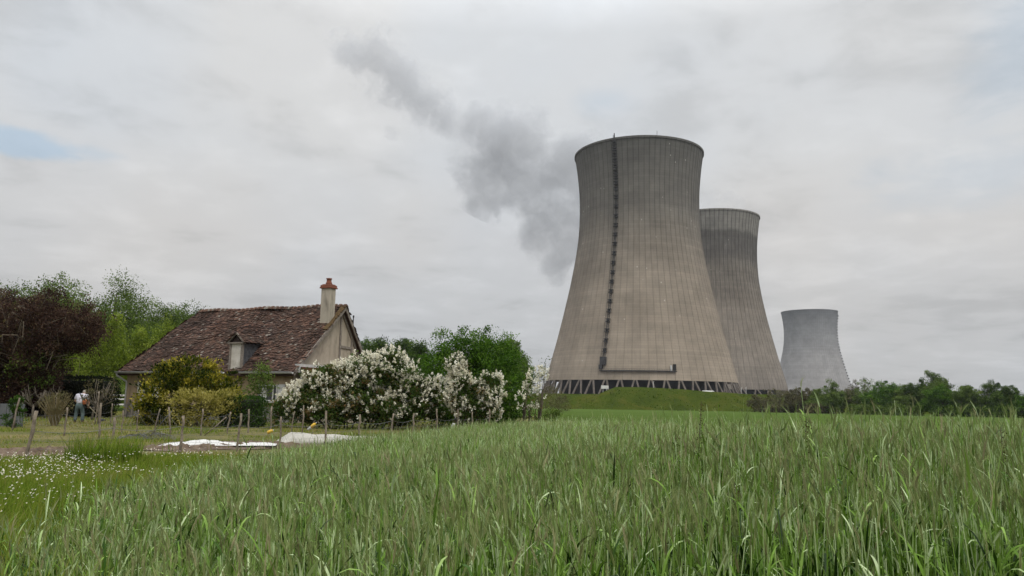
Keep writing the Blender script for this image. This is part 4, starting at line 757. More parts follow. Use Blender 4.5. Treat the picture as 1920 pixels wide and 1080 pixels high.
fence_line('stake_fence', 'rough wooden stake fence with wire netting along the near edge of the garden',
    [(62, 17.6, 1.16, .08, .04), (216, 19.3, .98, .02, .032), (346, 21, 1.0, .0, .034), (451, 22, 1.06, .03, .03), (530, 23.2, .95, .0, .03), (613, 24.4, 1.12, .01, .032), (676, 26, .98, .01, .034), (736, 28.3, .98, .05, .032), (777, 29.6, .96, .0, .032), (820, 31.4, 1.12, -.01, .033), (859, 33, 1.1, .0, .03), (886, 34.3, .98, .0, .026), (918, 35.6, 1.14, .01, .034)],
    [.1, .3, .5, .72], (-7, 24, 0), .95)
fence_line('stake_fence', 'thinner stake fence with slack wires crossing the garden in front of the shrubs',
    [(29, 31, 1.3, .12, .034), (127, 27.8, 1.02, .01, .03), (193, 26.5, 1.22, .0, .04), (234, 29.6, .9, .0, .026), (262, 31, .9, .0, .022), (293, 31, .95, .22, .024), (326, 30, 1.05, -.18, .034), (381, 29.5, 1.0, .02, .03), (430, 31, .88, .1, .03), (470, 31.5, .98, -.06, .036), (511, 32, 1.1, .0, .03), (549, 32.5, .9, .12, .024), (571, 32.8, 1.15, -.02, .03)],
    [.35, .78], (-14, 30, 0), .85, .005)
fence_line('paddock_stakes', 'few rough stakes standing by the pruned trees behind the garden', [(105, 38, 1.5, .02, .04), (183, 37, 1.6, .05, .034), (212, 39, 1.0, .0, .03)], [.6], (-22, 38, 0), .9, .004)
p = gat(388, 29.4); b = MB().tube([(0, 0, 0), (.35, 0, .3), (.78, .05, .72)], [.018, .018, .024], 6); o = b.build('leaning_stick', STAKE, None, True, loc=p); tag(o, 'short pale stick propped aslant against a stake by the yellow shrub', 'stick')
p = gat(300, 29); b = MB().tube([(-.25, 0, -.02), (.15, 0, .5), (.5, 0, .92)], [.012, .012, .01], 5); o = b.build('metal_rod', WIRE, None, True, loc=p); tag(o, 'thin dark rod leaning over the roll of netting', 'rod')
p = gat(287, 26.5); b = MB()
for k in range(34):
    a = rng.uniform(-.7, .7); r = rng.uniform(.1, .3); b.tube([(a + .5 * (t_ - .5) * 2, math.cos(t_ * 9 + k) * r, .02 + (.32 - abs(a) * .25) * abs(math.sin(t_ * math.pi)) * rng.uniform(.5, 1)) for t_ in np.linspace(0, 1, 9)], .006, 3, False)
o = b.build('netting_heap', WIRE, None, loc=p); tag(o, 'slumped heap of grey wire netting left of the white sheet', 'wire netting')
# ------------------------------------------------------------------ white covers on the beds
FLEECE = leafmat('garden_fleece', [(0, (.55, .54, .52)), (1, (.8, .79, .77))], .25, .8, .1)
CREAM = leafmat('tunnel_cover', [(0, (.4, .385, .34)), (1, (.56, .54, .48))], .25, .8, .1)
def cloth(name, c, lx, ly, rz, hf, label, mat, nx=90, ny=26):
    u, v = np.meshgrid(np.linspace(0, 1, nx), np.linspace(0, 1, ny)); wob = .1 * np.sin(u * 23) * (2 * v - 1) + .05 * np.sin(u * 61)
    x = (u - .5) * lx; y = (v - .5) * ly * (1 + wob * .6); z = hf(u, v) + .004 * rng.normal(size=u.shape) * (hf(u, v) > .03) + .012
    ca, sa = math.cos(rz), math.sin(rz); V = np.stack([x * ca - y * sa, x * sa + y * ca, z], -1).reshape(-1, 3)
    I, J = np.meshgrid(np.arange(nx - 1), np.arange(ny - 1)); a = (J * nx + I).ravel()
    o = np_mesh(name, V, np.stack([a, a + 1, a + nx + 1, a + nx], -1), mat, None, np.clip(.6 + .2 * rng.normal(size=nx * ny), 0, 1), True, c)
    s = o.modifiers.new('solid', 'SOLIDIFY'); s.thickness = .004; return tag(o, label, 'cover sheet')
p = gat(418, 23.4); p.z += .07
cloth('ground_sheet', p, 3.3, 1.0, R(14), lambda u, v: (.04 + .09 * np.exp(-((u - .36) / .16) ** 2) + .018 * np.abs(np.sin(u * 17 + v * 5)) + .008 * np.sin(u * 60 + v * 9)) * np.sin(np.pi * np.clip(v, 0, 1)) ** .6 * np.minimum(1, np.minimum(u, 1 - u) * 12), 'bright white crumpled sheet lying flat on the dug bed', FLEECE)
p = gat(632, 26.2)
cloth('tunnel_cover', p, 3.9, 1.1, R(33), lambda u, v: .30 * (1.2 - .8 * u + .14 * np.abs(np.sin(u * 9.5)) + .015 * np.sin(u * 47 + v * 6)) * np.sin(np.pi * v) ** .55 * np.minimum(1, np.minimum(u, 1 - u) * 9) ** .7, 'cream low tunnel cover humped over hoops, right of the white sheet', CREAM)
# things hung on the stakes and lying about
YEL = surf('yellow_plastic', [(.3, (.6, .36, .03)), (.7, (.75, .5, .07))], 5, .4, .1)
MILK = surf('milky_plastic', [(.3, (.38, .38, .38)), (.7, (.55, .55, .55))], 5, .4, .1)
def bottle(px, py, Y, label, grey, rot):
    p = at(px, py, Y); t = empty('plastic_bottle', p, label, 'bottle', group='plastic bottles over the canes'); t.rotation_euler = rot; t.scale = (.78, .78, .78)
    MB().lathe([(.001, -.16), (.075, -.155), (.085, -.12), (.085, .05), (.07, .09), (.035, .13), (.032, .17), (.001, .175)], 14).build('body', YEL, t, True)
    if grey: MB().lathe([(.001, -.40), (.06, -.39), (.078, -.36), (.07, -.28), (.082, -.22), (.075, -.162), (.02, -.161)], 14).build('base', MILK, t, True)
    MB().tube([(0, 0, .17), (0, 0, .2)], .028, 10).build('cap', MILK, t, True)
    return p
def rod_to(px, py, Y, ht, label):
    p = gat(px, Y); q = at(px, py, Y); o = MB().tube([(0, 0, -.1), (q.x - p.x, q.y - p.y, q.z - p.z)], .009, 6).build('bamboo_cane', PALEBARK, None, True, loc=p); tag(o, label, 'cane')
bottle(507, 809, 29, 'all yellow plastic bottle tipped over a cane near the white sheet', False, (R(20), R(68), 0)); rod_to(506, 809, 29, .5, 'cane carrying the all yellow bottle')
bottle(588, 797, 30, 'yellow and grey plastic bottle tipped over a cane before the largest lilac', True, (R(15), R(50), 0)); rod_to(588, 797, 30, .6, 'cane carrying the yellow and grey bottle')
p = gat(848, 34); o = MB().lathe([(.001, .06), (.09, .07), (.1, .1), (.095, .36), (.07, .42), (.06, .47), (.001, .47)], 12).build('white_pail', MILK, None, True, loc=p); o.rotation_euler = (0, R(14), 0); tag(o, 'small white plastic pail in the grass under the second lilac', 'pail')
# grey sheet panel and white rails
p = gat(8, 34); t = empty('sheet_panel', p, 'grey metal sheet panel standing at the left edge of the garden', 'panel')
b = MB()
for k in range(12): b.box((-.85 + k * .155, .02 * (k % 2), .5), (.15, .03, 1.0))
b.build('sheet', ZINC if False else surf('dull_sheet', [(.3, (.07, .075, .08)), (.7, (.13, .135, .14))], 3, .6), t, bevel=.005); MB().tube([(-.8, .06, 0), (-.8, .06, 1.05)], .03, 6).build('post', STAKE, t); MB().tube([(.8, .06, 0), (.8, .06, 1.05)], .03, 6).build('post', STAKE, t)
p = gat(225, 58); t = empty('rail_fence', p, 'white painted rail fence seen between the hedge and the cottage', 'fence')
for z in (.62, 1.02, 1.3): MB().box((0, 0, z), (5.6, .05, .12)).build('rail', WHITE, t, bevel=.01)
for x in (-2.6, -.9, .9, 2.6): MB().box((x, .06, .7), (.12, .1, 1.4)).build('post', WHITE, t, bevel=.01)
cx = Matrix.Rotation(math.atan2(-.4, .9165), 4, 'Z')
for k, (x, h, tl) in enumerate(((-13.0, .95, .04), (-12.72, 1.12, -.03), (-12.5, .8, .02))):
    p = Vector((-12.1, 42.5, 0)) + cx @ Vector((x, .2, 0)); o = MB().box((0, 0, h / 2), (.13, .03, h), Matrix.Rotation(-tl * 3, 3, 'X')).build('weathered_plank', WOODGREY, None, bevel=.004, loc=p); o.rotation_euler = (0, tl, math.atan2(-.4, .9165)); tag(o, ('dark plank leaning at the left corner of the cottage wall', 'tallest dark plank leaning on the cottage wall', 'shortest dark plank leaning on the cottage wall')[k], 'plank', 'planks leaning on the cottage wall')
# ------------------------------------------------------------------ signboard, van and posts at the power plant
p = Vector((at(1134, 738, 322).x, 322, 3.0)); t = empty('signboard', p, 'blank white signboard on two posts in the gap of the levee', 'sign')
MB().box((0, -.1, 3.3), (3.1, .12, 1.35)).build('board', WHITE, t, bevel=.02)
for s in (-1, 1): MB().box((s * .75, .05, 1.5), (.2, .16, 3.4)).build('post', ZINC, t)
RED = surf('red_paint', [(.3, (.3, .03, .02)), (.7, (.42, .05, .04))], 2, .5, .1)
p = Vector((at(1132, 738, 319).x, 319, 3.1)); t = empty('barrier_block', p, 'small red and white barrier block below the signboard', 'barrier')
MB().add([(x, y * k_, z) for z, k_ in ((0, 1), (.7, .5)) for x, y in ((-.9, -.35), (.9, -.35), (.9, .35), (-.9, .35))], [(0, 3, 2, 1), (4, 5, 6, 7)] + [(i, (i + 1) % 4, (i + 1) % 4 + 4, i + 4) for i in range(4)]).build('body', RED, t, bevel=.04); MB().box((0, -.01, .78), (1.2, .3, .14)).build('cap', WHITE, t, bevel=.03)
p = Vector((at(1330, 740, 330).x, 330, levz(np.array([88.]), np.array([330.]))[0])); t = empty('parked_van', p, 'white van parked behind the grassy levee at the tower foot', 'van', R(2))
VANP = surf('van_paint', [(.3, (.72, .72, .71)), (.7, (.8, .8, .79))], 1, .3, .0, .5)
pr = [(-2.9, .45), (-2.9, 2.35), (-2.75, 2.55), (1.3, 2.55), (1.75, 2.4), (2.35, 1.5), (2.95, 1.3), (3.05, 1.0), (3.05, .45)]
n = len(pr); MB().add([(x, -.98, z) for x, z in pr] + [(x, .98, z) for x, z in pr], [tuple(range(n)), tuple(range(n, 2 * n))[::-1]] + [(i + n, (i + 1) % n + n, (i + 1) % n, i) for i in range(n)]).build('body', VANP, t, bevel=.08)
MB().box((1.35, -.985, 1.85), (.8, .03, .62)).build('side_window', GLASS, t); MB().bar((1.86, 0, 2.3), (2.37, 0, 1.56), 1.7, .05, (.8, 0, .6)).build('windscreen', GLASS, t)
RUB = surf('rubber', [(0, (.015, .015, .015)), (1, (.03, .03, .03))])
for x in (-1.9, 2.0):
    for y in (-.9, .9):
        wl = MB(); wl.tube([(x, y - .11, .36), (x, y + .11, .36)], .36, 18); o = wl.build('wheel', RUB, t, bevel=.03); MB().tube([(x, y - .125, .36), (x, y + .125, .36)], .2, 14).build('rim', ZINC, o)
for k, (px, tp, lb) in enumerate(((1225, 716, 'thin grey mast in front of the tower legs'), (1390, 727, 'thin grey mast left of the middle tower base'), (1399, 726, 'pale mast right beside the middle tower base'))):
    p = Vector((at(px, 740, 330).x, 330, 3.2)); h = at(px, tp, 330).z - 3.2; o = MB().tube([(0, 0, 0), (0, 0, h)], [.12, .08], 6).tube([(0, 0, h), (.5, 0, h + .1)], .07, 5).build('lamp_post', ZINC, None, True, loc=p); tag(o, lb, 'lamp post', 'slim masts at the foot of the towers')
# ------------------------------------------------------------------ gardener with a brush cutter
def skin(name, verts, edges, mat, parent, sub=2, root=0):
    me = bpy.data.meshes.new(name); me.from_pydata([v[0] for v in verts], edges, []); o = bpy.data.objects.new(name, me); COL.objects.link(o); o.parent = parent
    sm = o.modifiers.new('skin', 'SKIN'); sm.use_smooth_shade = True; me.materials.append(mat)
    if not me.skin_vertices: 
        bpy.context.view_layer.objects.active = o
    lay = me.skin_vertices[0].data if me.skin_vertices else None
    if lay is None: raise RuntimeError('no skin layer')
    for i, v in enumerate(verts): r = v[1]; lay[i].radius = r if hasattr(r, '__len__') else (r, r); lay[i].use_root = (i == root)
    sb = o.modifiers.new('sub', 'SUBSURF'); sb.levels = sub; sb.render_levels = sub; return o
SKIN = surf('skin', [(.3, (.42, .25, .18)), (.7, (.5, .31, .23))], 8, .6, .1)
SHIRT = surf('pale_shirt', [(.3, (.36, .35, .39)), (.7, (.5, .49, .53))], 6, .85, .4)
TROU = surf('grey_green_trousers', [(.3, (.04, .06, .06)), (.7, (.085, .115, .115))], 6, .9, .5)
HAIR = surf('grey_hair', [(.3, (.2, .18, .15)), (.7, (.35, .32, .28))], 20, .8, .5)
SHOE = surf('dark_boot', [(.3, (.02, .016, .013)), (.7, (.05, .04, .03))], 8, .7, .2)
STRAP = surf('dark_strap', [(0, (.015, .018, .025)), (1, (.03, .035, .045))])
p = gat(151, 39.3); per = empty('person', p, 'gardener in pale shirt and grey green trousers, back turned, bending over a brush cutter', 'person', R(14))
# local frame: +y away from the camera (walking direction), x to the right, bent forward
PV = (0, 0, .86); SP = (.02, .1, 1.12); CHs = (.03, .22, 1.33); NK = (.05, .33, 1.45); HD = (.07, .42, 1.55)
SL, SR = (-.2, .21, 1.36), (.24, .24, 1.34); EL, ER = (-.3, .25, 1.08), (.36, .27, 1.08); WLp, WRp = (-.12, .48, .95), (.32, .34, .84)
KL, KR = (-.14, .07, .47), (.16, .05, .47); AL, AR = (-.16, -.03, .09), (.2, -.08, .09)
def fing(W, d, s):      # palm and five fingers closing round a grip
    W, d = Vector(W), Vector(d).normalized(); sd_ = d.cross(Vector((0, 0, 1))).normalized(); dn = sd_.cross(d); vs = [(tuple(W + d * .05), (.03, .018))]; es = []
    for k in range(4):
        r0 = W + d * .09 + sd_ * (k - 1.5) * .02; i0 = len(vs); L_ = (.035, .04, .037, .028)[k]
        vs += [(tuple(r0), .0095), (tuple(r0 + d * L_ - dn * .012), .0088), (tuple(r0 + d * L_ * 1.25 - dn * .04), .008)]; es += [(0, i0), (i0, i0 + 1), (i0 + 1, i0 + 2)]
    i0 = len(vs); t0 = W + d * .045 + sd_ * s * .032; vs += [(tuple(t0), .011), (tuple(t0 + d * .03 + sd_ * s * .02 - dn * .012), .0095), (tuple(t0 + d * .05 + sd_ * s * .012 - dn * .032), .0085)]; es += [(0, i0), (i0, i0 + 1), (i0 + 1, i0 + 2)]
    return vs, es
bv = [(PV, (.16, .12)), (SP, (.15, .115)), (CHs, (.17, .12)), (NK, .058), (HD, (.082, .098)), (SL, .065), (EL, .046), (WLp, .03), (SR, .065), (ER, .046), (WRp, .03), ((-.09, .02, .8), .098), (KL, .06), (AL, .04), ((.1, .01, .8), .098), (KR, .06), (AR, .04), ((.08, .49, 1.6), .07), ((.08, .52, 1.52), (.05, .05)), ((-.165, .1, .04), .04), ((.215, .05, .04), .04)]
be = [(0, 1), (1, 2), (2, 3), (3, 4), (2, 5), (5, 6), (6, 7), (2, 8), (8, 9), (9, 10), (0, 11), (11, 12), (12, 13), (0, 14), (14, 15), (15, 16), (4, 17), (4, 18), (13, 19), (16, 20)]
for W, d, s, wi in ((WLp, (.3, .8, -.3), 1, 7), (WRp, (-.1, .6, -.6), -1, 10)):
    fv, fe = fing(W, d, s); o0 = len(bv); bv += fv; be += [(a + o0, b_ + o0) for a, b_ in fe] + [(wi, o0)]
skin('body', bv, be, SKIN, per)
def ell(c, r, n=10):
    bm = bmesh.new(); bmesh.ops.create_uvsphere(bm, u_segments=n, v_segments=n, radius=1); vs = [(c[0] + v.co.x * r[0], c[1] + v.co.y * r[1], c[2] + v.co.z * r[2]) for v in bm.verts]; fs = [tuple(v.index for v in f.verts) for f in bm.faces]; bm.free(); return vs, fs
hb = MB(); hb.add(*ell((.07, .42, 1.585), (.095, .115, .085))); hb.add(*ell((.062, .37, 1.55), (.085, .07, .075))); hb.build('hair', HAIR, per, True)
eb = MB()
for s in (-1, 1): eb.add(*ell((.07 + s * .094, .44, 1.545), (.016, .028, .036), 8))
eb.add(*ell((.085, .545, 1.54), (.016, .022, .026), 8)); eb.build('ears_and_nose', SKIN, per, True)
sh = [((0, .03, .88), (.24, .2)), (SP, (.23, .18)), (CHs, (.245, .185)), ((.04, .29, 1.44), (.10, .09)), (SL, .115), ((-.28, .24, 1.15), .092), (SR, .115), ((.34, .265, 1.15), .092)]
skin('shirt', sh, [(0, 1), (1, 2), (2, 3), (2, 4), (4, 5), (2, 6), (6, 7)], SHIRT, per)
tv_ = [((0, .03, 1.01), (.2, .16)), (PV, (.215, .17)), ((-.1, .02, .76), .122), (KL, .095), ((-.16, -.02, .08), .088), ((.11, .01, .76), .122), (KR, .095), ((.2, -.07, .08), .088)]
skin('trousers', tv_, [(0, 1), (1, 2), (2, 3), (3, 4), (1, 5), (5, 6), (6, 7)], TROU, per)
for c, k in (((-.163, .05, .06), 0), ((.212, 0, .06), 1)):
    sb_ = MB(); sb_.add(*ell(c, (.055, .14, .06), 10)); sb_.build('boot', SHOE, per, True)
MB().tube([(-.12, .2, 1.5), (-.02, .09, 1.42), (.12, -.08, 1.22), (.22, -.12, 1.05), (.27, .0, .92)], [.026] * 5, 6).build('harness_strap', STRAP, per, True)
ORANGE = surf('orange_plastic', [(.3, (.28, .07, .02)), (.7, (.42, .12, .035))], 4, .4, .1)
SHAFT = surf('pale_shaft', [(.3, (.4, .36, .26)), (.7, (.55, .5, .38))], 3, .4, .1)
bc = empty('brush_cutter', p, 'orange engined brush cutter with a long pale shaft held by the gardener', 'garden tool', R(14))
MT = Matrix.Rotation(0, 3, 'X'); E0 = Vector((.27, .02, .98)); E1 = Vector((.80, 1.15, .13)); ax = (E1 - E0).normalized()
MB().tube([E0, E1], .018, 8).build('shaft', SHAFT, bc, True)
eb = MB(); eb.add(*ell(E0 - ax * .1 + Vector((0, 0, .03)), (.12, .13, .12), 12)); eb.box(E0 - ax * .13 + Vector((.03, 0, -.07)), (.15, .16, .12)); eb.tube([E0 - ax * .05, E0 + ax * .12], [.06, .03], 10); eb.build('engine', ORANGE, bc, True)
MB().box(E0 - ax * .17 + Vector((-.02, 0, .1)), (.12, .06, .09)).build('air_filter', SHOE, bc, bevel=.015)
MB().tube([E0 + ax * .42 + Vector((-.36, .12, .16)), E0 + ax * .42 + Vector((-.3, .1, .03)), E0 + ax * .42 + Vector((0, 0, .02)), E0 + ax * .42 + Vector((.2, -.05, .08))], .013, 7).build('handlebar', STRAP, bc, True)
gd = MB(); gd.lathe([(.02, .09), (.16, .06), (.2, .0), (.19, .0), (.15, .05), (.02, .08)], 18, tuple(E1 - Vector((0, 0, .06)))); gd.build('guard', STRAP, bc, True); MB().tube([E1 - Vector((0, 0, .1)), E1], [.07, .05], 12).build('cutting_head', STRAP, bc, True)
# ------------------------------------------------------------------ meadow grass, flowers, lawn
GRASS = leafmat('meadow_grass', [(0, (.035, .065, .004)), (.3, (.085, .15, .010)), (.6, (.155, .215, .024)), (.8, (.22, .21, .048)), (1, (.31, .245, .11))], .25, .7, .05)
def blades(x, y, h, tone, wd=.006, seg=2, bendf=.45):
    n = len(x); z = gz(x, y); a = rng.uniform(0, 2 * np.pi, n); d = np.stack([np.cos(a), np.sin(a), np.zeros(n)], -1); s = np.stack([-np.sin(a + .7), np.cos(a + .7), np.zeros(n)], -1)
    bend = np.abs(rng.normal(size=n)) * bendf; base = np.stack([x, y, z - .02], -1); V = []
    for k in range(seg + 1):
        t = k / seg; c = base + d * (h * bend * t * t)[:, None] + np.array([0, 0, 1]) * (h * t * (1 - .22 * bend * t))[:, None]; ww = wd * (1 - .85 * t); ww = ww[:, None] if hasattr(ww, '__len__') else ww
        V += [c - s * ww, c + s * ww]
    V = np.stack(V, 1); m_ = 2 * (seg + 1); base_i = np.arange(n)[:, None] * m_; Fc = np.concatenate([base_i + np.array([2 * k, 2 * k + 1, 2 * k + 3, 2 * k + 2]) for k in range(seg)], 0)
    tn = np.clip(tone[:, None] + np.linspace(-.08, .1, seg + 1).repeat(2)[None], 0, 1); return V.reshape(-1, 3), Fc, tn.ravel()
def cat_mesh(name, parts, mat, kind='stuff'):
    o0 = 0; Vs, Fs, Ts = [], [], []
    for V, Fc, T in parts: Vs.append(V); Fs.append(Fc + o0); Ts.append(T); o0 += len(V)
    return tag(np_mesh(name, np.concatenate(Vs), np.concatenate(Fs), mat, None, np.concatenate(Ts)), kind=kind)
def scatter(n, x0, x1, y0, y1, keep, pw=1.0):
    y = y0 + (y1 - y0) * rng.random(n) ** pw; x = rng.uniform(x0, x1, n); k = keep(x, y); return x[k], y[k]
def inview(x, y, mg=1.5): return np.abs(x) < .70 * y + mg
def in_soil(x, y):
    s = (x - A0.x) / (A1.x - A0.x); yl = A0.y + (A1.y - A0.y) * s; return (s > 0) & (s < 1) & (y > yl - 1.5 + .5 * np.sin(x * 2.1)) & (y < yl + 1.75)
P_ = []
x, y = scatter(150000, -16, 0, 2.7, 20, lambda x, y: inview(x, y) & (x < wheat_left(y) + .5) & ~in_soil(x, y), 1.25)
hh = np.interp(y, [2.7, 4, 6, 10, 13, 20], [.84, .72, .58, .42, .27, .17]) * rng.uniform(.4, 1.15, len(x)) * (.65 + .6 * pn(x, y, 1.1)); P_.append(blades(x, y, hh, .3 + .3 * pn(x, y, .8) + .14 * rng.normal(size=len(x)), np.interp(y, [3, 12, 20], [.0035, .006, .009]), 2))
x, y = scatter(5200, -15, 0, 3.2, 16, lambda x, y: inview(x, y) & (x < wheat_left(y) + .6)); P_.append(blades(x, y, np.interp(y, [3, 8, 16], [.95, .7, .40]) * rng.uniform(.7, 1.15, len(x)), .62 + .2 * rng.normal(size=len(x)), .0035, 2, .25))
x, y = scatter(70000, -26, 2, 18, 36, lambda x, y: inview(x, y) & (x < wheat_left(y) + .6) & ~in_soil(x, y))
hh = rng.uniform(.06, .22, len(x)) * (.25 + 1.1 * pn(x, y, .9) ** 2) * np.where(y > 26, .75, 1); P_.append(blades(x, y, hh, (.45 + .35 * pn(x, y, .5) + .2 * rng.normal(size=len(x))), .012, 1))
x, y = scatter(50000, -36, 5, 36, 62, lambda x, y: inview(x, y)); P_.append(blades(x, y, rng.uniform(.05, .14, len(x)), .5 + .3 * pn(x, y, .35) + .12 * rng.normal(size=len(x)), .02, 1))
x, y = scatter(16000, -16, 2, 17, 36, lambda x, y: (np.abs(x - np.interp(y, [17.6, 36], [-11.1, -1.0])) < .45) & ((x > -5) | (rng.random(len(x)) < .25))); P_.append(blades(x, y, rng.uniform(.2, .55, len(x)) * (.5 + pn(x, y, 1.7)), .45 + .3 * pn(x, y, 1.3) + .15 * rng.normal(size=len(x)), .011, 2))
x, y = scatter(9000, -14, -8, 15.5, 18.5, lambda x, y: np.hypot(x + 9.2, (y - 17.6)) < .8); P_.append(blades(x, y, rng.uniform(.35, .75, len(x)), .4 + .15 * rng.normal(size=len(x)), .012, 2))
x, y = scatter(15000, -30, 14, 82, 98, lambda x, y: np.abs(y - (89 - x * .2)) < 3.2); P_.append(blades(x, y, rng.uniform(.2, .5, len(x)) , .8 + .15 * rng.normal(size=len(x)), .03, 1))
cat_mesh('meadow_grass', P_, GRASS)
# daisies: white rays round a yellow eye
DAISY = leafmat('daisy', [(0, (.55, .36, .03)), (.2, (.6, .42, .05)), (.3, (.74, .73, .66)), (1, (.84, .83, .78))], .3, .7, .1)
x, y = scatter(38000, -14, 0, 4.5, 19, lambda x, y: inview(x, y) & (x < wheat_left(y) + .9) & (rng.random(len(x)) < np.clip((pn(x, y, 1.05) * pn(x + 3, y, .5) - .18) * 1.1, 0, .55) * np.clip((19 - y) / 3, .0, 1)))
n = len(x); hz = gz(x, y) + np.interp(y, [4, 8, 19], [.5, .38, .3]) * rng.uniform(.75, 1.15, n); C = np.stack([x, y, hz], -1); nr = unit(rng.normal(size=(n, 3)) * .45 + np.array([0, -.25, 1])); s = unit(np.cross(nr, [1, .2, 0])); q = np.cross(nr, s); Vd = []; Fd = []; Td = []
for k in range(7):
    a = 2 * math.pi * k / 7; d = s * math.cos(a) + q * math.sin(a); e = -s * math.sin(a) + q * math.cos(a); r = rng.uniform(.008, .0145, n)[:, None]
    Vd.append(np.stack([C, C + d * r * .7 + e * r * .38, C + d * r * 1.15, C + d * r * .7 - e * r * .38], 1).reshape(-1, 3)); Td.append(np.full(4 * n, .7))
r = .005; Vd.append(np.stack([C + nr * .003 + s * r, C + nr * .003 + q * r, C + nr * .003 - s * r, C + nr * .003 - q * r], 1).reshape(-1, 3)); Td.append(np.zeros(4 * n))
parts_ = [(v, np.arange(4 * n).reshape(n, 4), t_) for v, t_ in zip(Vd, Td)]
cat_mesh('daisies', parts_, DAISY)
# ------------------------------------------------------------------ rye: stems, bending leaves, bristled ears
RYE = leafmat('rye', [(0, (.010, .028, .003)), (.2, (.042, .10, .010)), (.42, (.138, .25, .030)), (.58, (.228, .352, .076)), (.685, (.5, .6, .34)), (.75, (.155, .225, .06)), (.86, (.225, .265, .10)), (1, (.29, .27, .145))], .14, .5, .14)  # tone extremes paint glossy leaf highlights and self-shadow contrast into the colour
def ribbon(C, Wv, hw, tone):        # C (n,k,3) centre lines, Wv (n,3) width direction, hw (k,) or (n,k)
    n, k, _ = C.shape; hw = np.broadcast_to(hw, (n, k)); Wv = Wv[:, None, :] if Wv.ndim == 2 else Wv
    V = np.stack([C - Wv * hw[..., None], C + Wv * hw[..., None]], 2).reshape(n, 2 * k, 3); bi = np.arange(n)[:, None] * 2 * k
    Fc = np.concatenate([bi + np.array([2 * j, 2 * j + 1, 2 * j + 3, 2 * j + 2]) for j in range(k - 1)], 0); return V.reshape(-1, 3), Fc, np.repeat(tone, 2 * k) if tone.ndim == 1 else np.repeat(tone, 2, 1).ravel()
def rye_height(x, y): return np.interp(x + .02 * y, [-4, -2, 0, 2, 6], [.76, .82, .94, 1.1, 1.2])
def rye(n, y0, y1, lod, margin=1.2, pw=1.0):
    y = y0 + (y1 - y0) * rng.random(n) ** pw; x = rng.uniform(-1, 1, n) * (.7 * y + margin); wl = wheat_left(y) + .35 * np.sin(y * 2.1) + .3 * rng.normal(size=n); kp = (x > wl) & ((y > 3.25 + .25 * np.sin(x * 1.7) + .15 * rng.normal(size=n)))
    x, y = x[kp], y[kp]; n = len(x); edge = np.clip((x - wl[kp]) / 1.6, .0, 1); h = rye_height(x, y) * (.66 + .34 * edge) * (1 + .075 * rng.normal(size=n)); h = np.where(rng.random(n) < np.where(x > 1.2, .08, .03), h * 1.18, h) * (.91 + .14 * pn(x, y, .6)) * np.interp(y, [6, 12, 22, 36, 50, 66], [1.05, .94, .83, .72, .6, .48])
    z = gz(x, y); base = np.stack([x, y, z], -1); la_ = rng.normal(size=(n, 2)) * .06 + np.array([.005, 0]); K = 5 if lod == 0 else (3 if lod == 1 else 2); out_ = []
    t = np.linspace(0, 1, K); C = base[:, None] + np.stack([la_[:, :1] * (t ** 1.6) * h[:, None], la_[:, 1:] * (t ** 1.6) * h[:, None], h[:, None] * t], -1)
    a = rng.uniform(0, 2 * np.pi, n); w0 = np.stack([np.cos(a), np.sin(a) * .4, np.zeros(n)], -1); w0 = unit(w0); wsc = np.interp(y, [3, 10, 25, 60], [1, 1.1, 1.6, 3.2])
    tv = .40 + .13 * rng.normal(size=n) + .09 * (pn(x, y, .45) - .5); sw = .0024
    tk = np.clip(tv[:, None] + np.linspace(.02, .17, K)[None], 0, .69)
    out_.append(ribbon(C, w0, wsc[:, None] * sw * np.linspace(1.25, .8, K)[None], tk))
    if lod == 0: out_.append(ribbon(C, np.cross(w0, [0, 0, 1.]), sw * np.linspace(1.25, .8, K), tk))
    # leaves
    nl = 4 if lod == 0 else (3 if lod == 1 else 1); Kl = 7 if lod == 0 else (4 if lod == 1 else 3)
    for j in range(nl):
        f = np.clip((.3 + .52 * (j + .5) / nl if lod < 2 else .55) + .07 * rng.normal(size=n), .12, .9); i_ = f * (K - 1); i0 = np.minimum(i_.astype(int), K - 2); fr = (i_ - i0)[:, None]; o = C[np.arange(n), i0] * (1 - fr) + C[np.arange(n), i0 + 1] * fr
        L = rng.uniform(.13, .3, n) * (1.0 if lod < 2 else 1.2); ph0 = np.radians(rng.uniform(55, 86, n)); kap = np.radians(np.abs(rng.normal(size=n)) * 62 + 10); kap = np.where(rng.random(n) < .28, kap + np.radians(70), kap)
        az = rng.uniform(0, 2 * np.pi, n); hd = np.stack([np.cos(az), np.sin(az), np.zeros(n)], -1); tt = np.linspace(0, 1, Kl); ph = ph0[:, None] - kap[:, None] * tt[None] ** 1.5; st = L[:, None] / (Kl - 1)
        dxy = np.cumsum(np.concatenate([np.zeros((n, 1)), np.cos(ph[:, :-1]) * st], 1), 1); dz_ = np.cumsum(np.concatenate([np.zeros((n, 1)), np.sin(ph[:, :-1]) * st], 1), 1)
        Cl = o[:, None] + hd[:, None] * dxy[..., None] + np.array([0, 0, 1.]) * dz_[..., None]; wv = np.stack([-np.sin(az), np.cos(az), rng.normal(size=n) * .35], -1); wv = unit(wv)
        tw = (.0068 if lod == 0 else .0058) * np.array([.75, 1, 1, .92, .75, .45, .08]) if Kl == 7 else (.0055 * np.array([.8, 1, .7, .1]) if Kl == 4 else .005 * np.array([.8, 1, .1]))
        tl_ = tv - .03 + .2 * rng.normal(size=n); out_.append(ribbon(Cl, wv, wsc[:, None] ** .8 * tw[None] * rng.uniform(.7, 1.25, n)[:, None], np.clip(tl_, 0, .69)))
